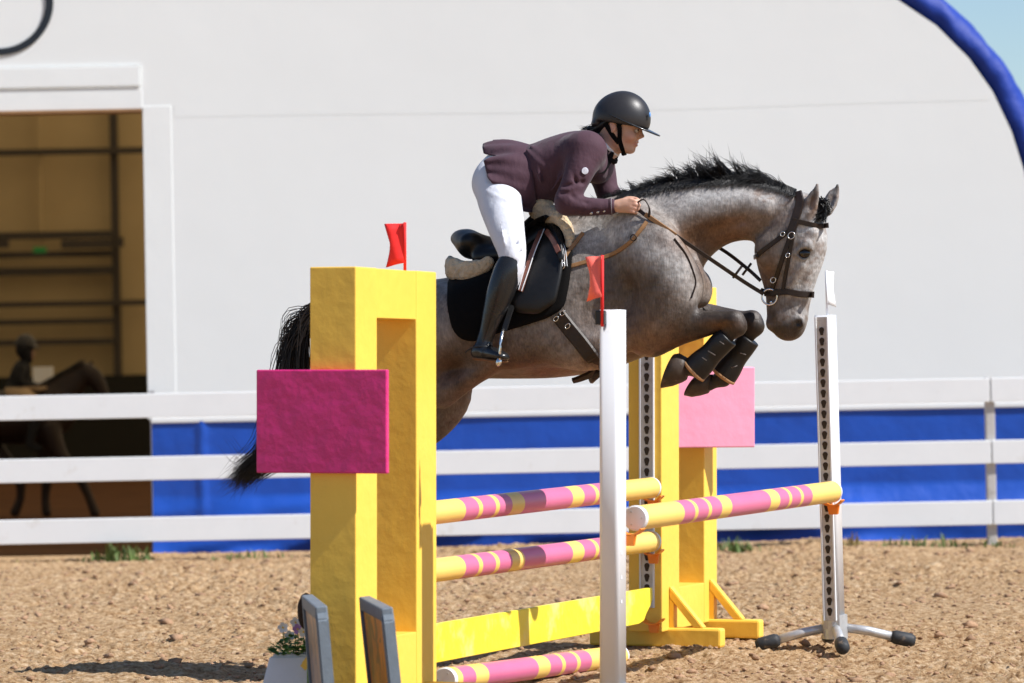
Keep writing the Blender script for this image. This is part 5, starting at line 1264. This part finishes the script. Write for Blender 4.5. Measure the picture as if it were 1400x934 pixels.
for nm, pts in (('lapel', [(840, 209, -.040), (836, 207, -.058), (822, 224, -.105), (818, 238, -.125), (828, 236, -.095), (836, 222, -.062)]),):
    n_ = len(pts); v = [tuple(H(*q)) for q in pts] + [tuple(H(q[0], q[1], q[2] + .012)) for q in pts]
    from_pd('lapel', v, [tuple(range(n_)), tuple(range(2 * n_ - 1, n_ - 1, -1))] + [(i, n_ + i, n_ + (i + 1) % n_, (i + 1) % n_) for i in range(n_)], M['blackcloth'], jk)
# breeches
M['breeches'] = mat('white_breeches', (.64, .65, .70), .8, .15, noise=(8, .04), bump=(10, .5, .02, (1.2, 1, .7)))
fp_ = Field(*bounds([(640, 205, -.46), (735, 385, .46)], .03), .0065)
fp_.chain(hc([(690, 240, 0, 36, 44), (684, 250, 0, 36, 52), (690, 262, 0, 30, 48)]), .03)
for s in (-1, 1):
    fp_.chain(hc([(681, 250, s * .10, 33, 28), (684, 275, s * .17, 31, 27), (693, 315, s * .285, 24.5, 22), (700, 344, s * .345, 19.5, 18), (700, 368, s * .365, 16, 16), (696, 384, s * .37, 14, 14)]), .05)
for (a, b, yy) in (((704, 352), (716, 338), -.375), ((700, 340), (714, 326), -.37), ((692, 356), (706, 358), -.41)):
    fp_.chain(hc([(*a, yy, 1.6, 3), (*b, yy, 1.2, 3)]), .01, op='sub')
for (a, b, ya, yb, r) in (((668, 262), (694, 274), -.235, -.275, 2.0), ((664, 250), (690, 266), -.20, -.25, 1.8), ((690, 330), (712, 318), -.365, -.35, 1.8), ((686, 318), (708, 306), -.35, -.335, 1.6), ((684, 300), (690, 335), -.365, -.40, 1.4)):
    fp_.chain(hc([(*a, ya, r * .4, r * .5), ((a[0] + b[0]) / 2, (a[1] + b[1]) / 2 + 2, (ya + yb) / 2 - .004, r, r), (*b, yb, r * .4, r * .5)]), .016)
V, Fc = fp_.mesh('breeches', 1); br = link('breeches', mesh_np('breeches', V, Fc), M['breeches'], rider, True)
# long boots
M['bootl'] = mat('black_riding_boot', (.013, .013, .014), .27, .5, noise=(20, .2), bump=(25, .15, .006))
for s in (-1, 1):
    fo = Field(*bounds([(636, 345, s * .30), (722, 502, s * .50)], .04), .0055)
    fo.chain(hc([(700, 357, s * .355, 17.5, 18), (694, 372, s * .37, 19.5, 18.5), (685, 398, s * .375, 19, 18), (676, 424, s * .375, 15.5, 15), (667, 452, s * .375, 11.5, 11), (662, 468, s * .375, 11, 10.5), (659, 478, s * .375, 11, 11)]), .02)
    fo.chain(hc([(653, 482, s * .37, 9, 9.5), (664, 482, s * .39, 10, 11), (676, 484, s * .43, 8.5, 13.5), (686, 487, s * .465, 6.5, 12), (690, 488, s * .475, 4.5, 9)]), .025)
    V, Fc = fo.mesh('boot', 1); bo = link('boot', mesh_np('boot', V, Fc), M['bootl'], rider, True)
    yy = s * .375
    tube('spur', [H(668, 474, yy - .045), H(652, 474, yy - .04), H(644, 476, yy - .01), H(636, 482, yy)], [.004, .004, .004, .003], M['black'], bo)
    fo2 = Field(*bounds([(642, 476, s * .32), (700, 502, s * .52)], .03), .005)
    fo2.chain(hc([(651, 490, s * .37, 3.0, 8), (664, 491, s * .39, 2.8, 9), (676, 493, s * .43, 2.6, 11.5), (688, 494, s * .47, 2.4, 9)]), .01)
    V, Fc = fo2.mesh('sole', 1); link('sole', mesh_np('sole', V, Fc), mat('brown_sole', (.16, .075, .03), .6, .3), bo, True)
    st = empty('stirrup'); st.matrix_world = HM
    tag(st, 'steel stirrup iron under the rider\'s near foot' if s < 0 else 'steel stirrup iron on the far side of the horse', 'stirrup', 'stirrups')
    y0 = s * .43
    arch = [H(683, 492, y0 - .062), H(684, 474, y0 - .064), H(686, 460, y0 - .045), H(688, 450, y0), H(686, 460, y0 + .045), H(684, 474, y0 + .064), H(683, 492, y0 + .062)]
    tube('stirrup_arch', crom(np.array([tuple(a) for a in arch]), 4), .0065, M['metal'], st, el=.7)
    tube('stirrup_tread', [H(682, 495, y0 - .066), H(682, 495, y0 + .066)], .013, M['metal'], st, el=1.6)
    ribbon('stirrup_leather', [H(689, 452, y0), H(694, 436, s * .40), H(700, 418, s * .345), H(712, 390, s * .318)], 8 * PX, .006, M['leather_black'], st)
# helmet
M['helmet'] = mat('matt_black_helmet', (.022, .020, .021), .42, .45, noise=(60, .15), bump=(200, .15, .002))
M['brim'] = mat('glossy_black_peak', (.016, .017, .020), .16, .6)
hel = empty('helmet_parts', parent=rider); hel.name = 'helmet'
fl = Field(*bounds([(805, 115, -.13), (908, 195, .13)], .02), .0045)
fl.ell(H(851, 162.5, 0), (.1275, .104, .124), .01)
fl.ell(H(843, 160, 0), (.105, .098, .095), .02)
fl.plane_cut(H(851, 170.5, 0), (-.20, 0, -1), .006)
fl.ell(H(820, 170, 0), (.035, .075, .022), .02)
V, Fc = fl.mesh('helmet', 1); link('helmet_shell', mesh_np('helmet_shell', V, Fc), M['helmet'], hel, True)
V_ = []; F_ = []; NA = 41; c0 = np.array(H(847, 160, 0)); t0 = np.array(H(902, 187.5, 0)); LX = t0[0] - c0[0]
for i in range(NA):                                          # crescent-shaped peak, sloping down to its tip
    a = R(-98 + 196 * i / (NA - 1)); wq = max(0.0, math.cos(a * .92)) ** .8
    for j in range(6):
        t = j / 5; rx = .100 + (LX - .100) * t * wq; ry = .094 + (.014 + .004 * wq) * t
        x = math.cos(a) * rx; y = math.sin(a) * ry; V_.append((c0[0] + x, y, c0[2] - .50 * x - .25 * y * y + .004 * (1 - t)))
for i in range(NA - 1):
    for j in range(5): F_.append((i * 6 + j, i * 6 + j + 1, (i + 1) * 6 + j + 1, (i + 1) * 6 + j))
pk = from_pd('peak', V_, F_, M['brim'], hel, True); md = pk.modifiers.new('thick', 'SOLIDIFY'); md.thickness = .0055; md.offset = 0
p = np.array(H(888.5, 157, -.03)); bm = bmesh.new(); bmesh.ops.create_uvsphere(bm, u_segments=14, v_segments=8, radius=1); bmesh.ops.scale(bm, vec=(.004, .010, .012), verts=bm.verts[:]); bmesh.ops.translate(bm, vec=p, verts=bm.verts[:])
from_bm('badge', bm, mat('blue_badge', (.10, .28, .62), .3, .5), hel, True)
for s in (-1, 1):
    ribbon('chin_strap', [H(845, 164, s * .090), H(847, 178, s * .083), H(847, 192, s * .068), H(851, 205, s * .045), H(853, 211, s * .012)], 6.5 * PX, .005, M['blackcloth'], hel, normal=(0, s, 0))
    ribbon('chin_strap', [H(827, 168, s * .085), H(836, 183, s * .078), H(846, 196, s * .064)], 6.5 * PX, .005, M['blackcloth'], hel, normal=(0, s, 0))
ribbon('chin_strap', [H(853, 210, -.02), H(854, 212, 0), H(853, 210, .02)], 6.5 * PX, .005, M['blackcloth'], hel, normal=(.3, 0, -1))
# hair gathered under the helmet
fr_ = Field(*bounds([(800, 160, -.12), (850, 195, .12)], .02), .005)
fr_.chain(hc([(836, 167, 0, 10, 25), (824, 174, 0, 10, 20), (816, 178, 0, 8, 13), (812, 178, 0, 6, 9)]), .02)
for s in (-1, 1): fr_.ell(H(848, 166, s * .072), (.03, .014, .018), .01)
V, Fc = fr_.mesh('hair', 1); hr = link('hair', mesh_np('hair', V, Fc), M['hairblack'], rider, True)
paths = []
for i in range(70):
    q = rng.normal(0, 1, 4); paths.append([np.array(H(816 + q[0], 176 + q[1] * 2, q[2] * .02)), np.array(H(806 + q[0] * 2, 175 + q[1] * 2, q[2] * .025)), np.array(H(797 + q[0] * 4, 178 + q[3] * 2.5, q[2] * .03))])
strands('hair_wisps', paths, .0012, M['hairblack'], hr)

# ------------------------------------------------------------------ pony and child inside the hall
DP = 42.0; PO = W(60, 600, DP); PPX = DP / FPX
def Q(px_, py_, y=0.0): p = W(px_, py_, DP); return Vector((p.x - PO.x, y, p.z - PO.z))
def qc(rows): return [(*Q(r[0], r[1], r[2]), r[3] * PPX, r[4] * PPX) for r in rows]
pony = empty('pony', PO); tag(pony, 'dark brown pony trotting in the shadow inside the hall doorway', 'horse')
fz_ = Field((-1.25, -.36, -.95), (.8, .36, .95), .016)
fz_.chain(qc([(-62, 572, 0, 22, 16), (-40, 566, 0, 34, 26), (-5, 570, 0, 36, 29), (35, 570, 0, 37, 28), (70, 564, 0, 34, 24), (86, 560, 0, 26, 18)]), .06)
fz_.chain(qc([(68, 556, 0, 32, 18), (88, 536, 0, 24, 13), (106, 518, 0, 17, 10), (116, 508, 0, 13, 9)]), .06)
fz_.chain(qc([(116, 506, 0, 11, 9), (130, 518, 0, 12, 9), (142, 540, 0, 8, 7), (148, 556, 0, 7, 6)]), .04)
for s in (-1, 1):
    fz_.chain(qc([(118 + s * 5, 506, s * .05, 4, 3), (120 + s * 5, 494, s * .06, 2, 2)]), .02)
for (y, P) in ((-.14, [(-35, 585, 22), (-28, 618, 15), (-40, 650, 9), (-38, 684, 6), (-40, 701, 7)]), (.14, [(-30, 585, 22), (-5, 622, 14), (22, 650, 9), (26, 678, 6), (18, 702, 7)]),
               (-.13, [(66, 585, 18), (84, 622, 11), (108, 648, 8), (122, 676, 6), (132, 702, 7)]), (.13, [(66, 585, 18), (60, 625, 11), (62, 655, 8), (60, 682, 6), (62, 702, 7)])):
    fz_.chain(qc([(a, b, y, r, r * .8) for a, b, r in P]), .05)
V, Fc = fz_.mesh('pony', 1); link('body', mesh_np('body', V, Fc), mat('dark_bay_coat', (.020, .011, .008), .5, .3), pony, True)
paths = [[np.array(Q(-64 + rng.normal(0, 2), 560, rng.normal(0, .02))), np.array(Q(-82 + rng.normal(0, 3), 585, rng.normal(0, .03))), np.array(Q(-84 + rng.normal(0, 5), 655, rng.normal(0, .05)))] for i in range(80)]
strands('tail', paths, .006, M['hairblack'], pony)
paths = [[np.array(Q(x, y, 0)), np.array(Q(x - 4, y - 6, rng.normal(0, .03))), np.array(Q(x - 12, y + 4, rng.normal(-.06, .03)))] for x, y in [(60 + 56 * t, 530 - 32 * t) for t in rng.random(120)]]
strands('mane', paths, .005, M['hairblack'], pony)
child = empty('person', PO); tag(child, 'rider in dark jacket and beige breeches on the pony inside the hall', 'person')
fc = Field((-.75, -.36, -.55), (.45, .36, 1.2), .013)
fc.chain(qc([(34, 478, 0, 13, 12), (37, 487, 0, 10, 9), (34, 497, 0, 7, 7), (30, 506, 0, 13, 18), (26, 522, 0, 15, 18), (22, 536, 0, 16, 19)]), .04)
for s in (-1, 1):
    fc.chain(qc([(30, 504, s * .15, 7, 7), (32, 522, s * .2, 6, 6), (52, 530, s * .14, 5, 5), (62, 530, s * .10, 4, 4)]), .03)
    fc.chain(qc([(22, 538, s * .10, 13, 12), (44, 546, s * .26, 11, 10), (56, 556, s * .30, 9, 9), (50, 585, s * .32, 7, 7), (46, 606, s * .32, 6, 6), (58, 612, s * .34, 5, 5)]), .03)
V, Fc = fc.mesh('child', 1); 
Cc = np.tile(np.array([.012, .012, .014]), (len(V), 1)); zz = V[:, 2]; 
beige = np.array([.42, .30, .18]); bz0 = Q(0, 530).z; bz1 = Q(0, 566).z
Cc[(zz < bz0) & (zz > bz1) & (V[:, 0] < Q(60, 0).x)] = beige
hz_ = Q(0, 481).z; Cc[(zz < hz_) & (zz > Q(0, 497).z) & (V[:, 0] > Q(36, 0).x) & (np.abs(V[:, 1]) < .12)] = (.35, .2, .14)
me = mesh_np('child', V, Fc); set_col(me, Cc); link('body', me, mat('child_clothes', (1, 1, 1), .7, .2, attr='Col'), child, True)
fc = Field((-.45, -.2, .75), (.05, .2, 1.25), .011); fc.ell(Q(35, 471, 0), (.115, .10, .115), .01); fc.plane_cut(Q(35, 475, 0), (0, 0, -1), .01); fc.ell(Q(44, 474, 0), (.09, .085, .014), .01, rot=(0, .25, 0))
V, Fc = fc.mesh('hat', 1); link('helmet', mesh_np('helmet', V, Fc), M['helmet'], child, True)
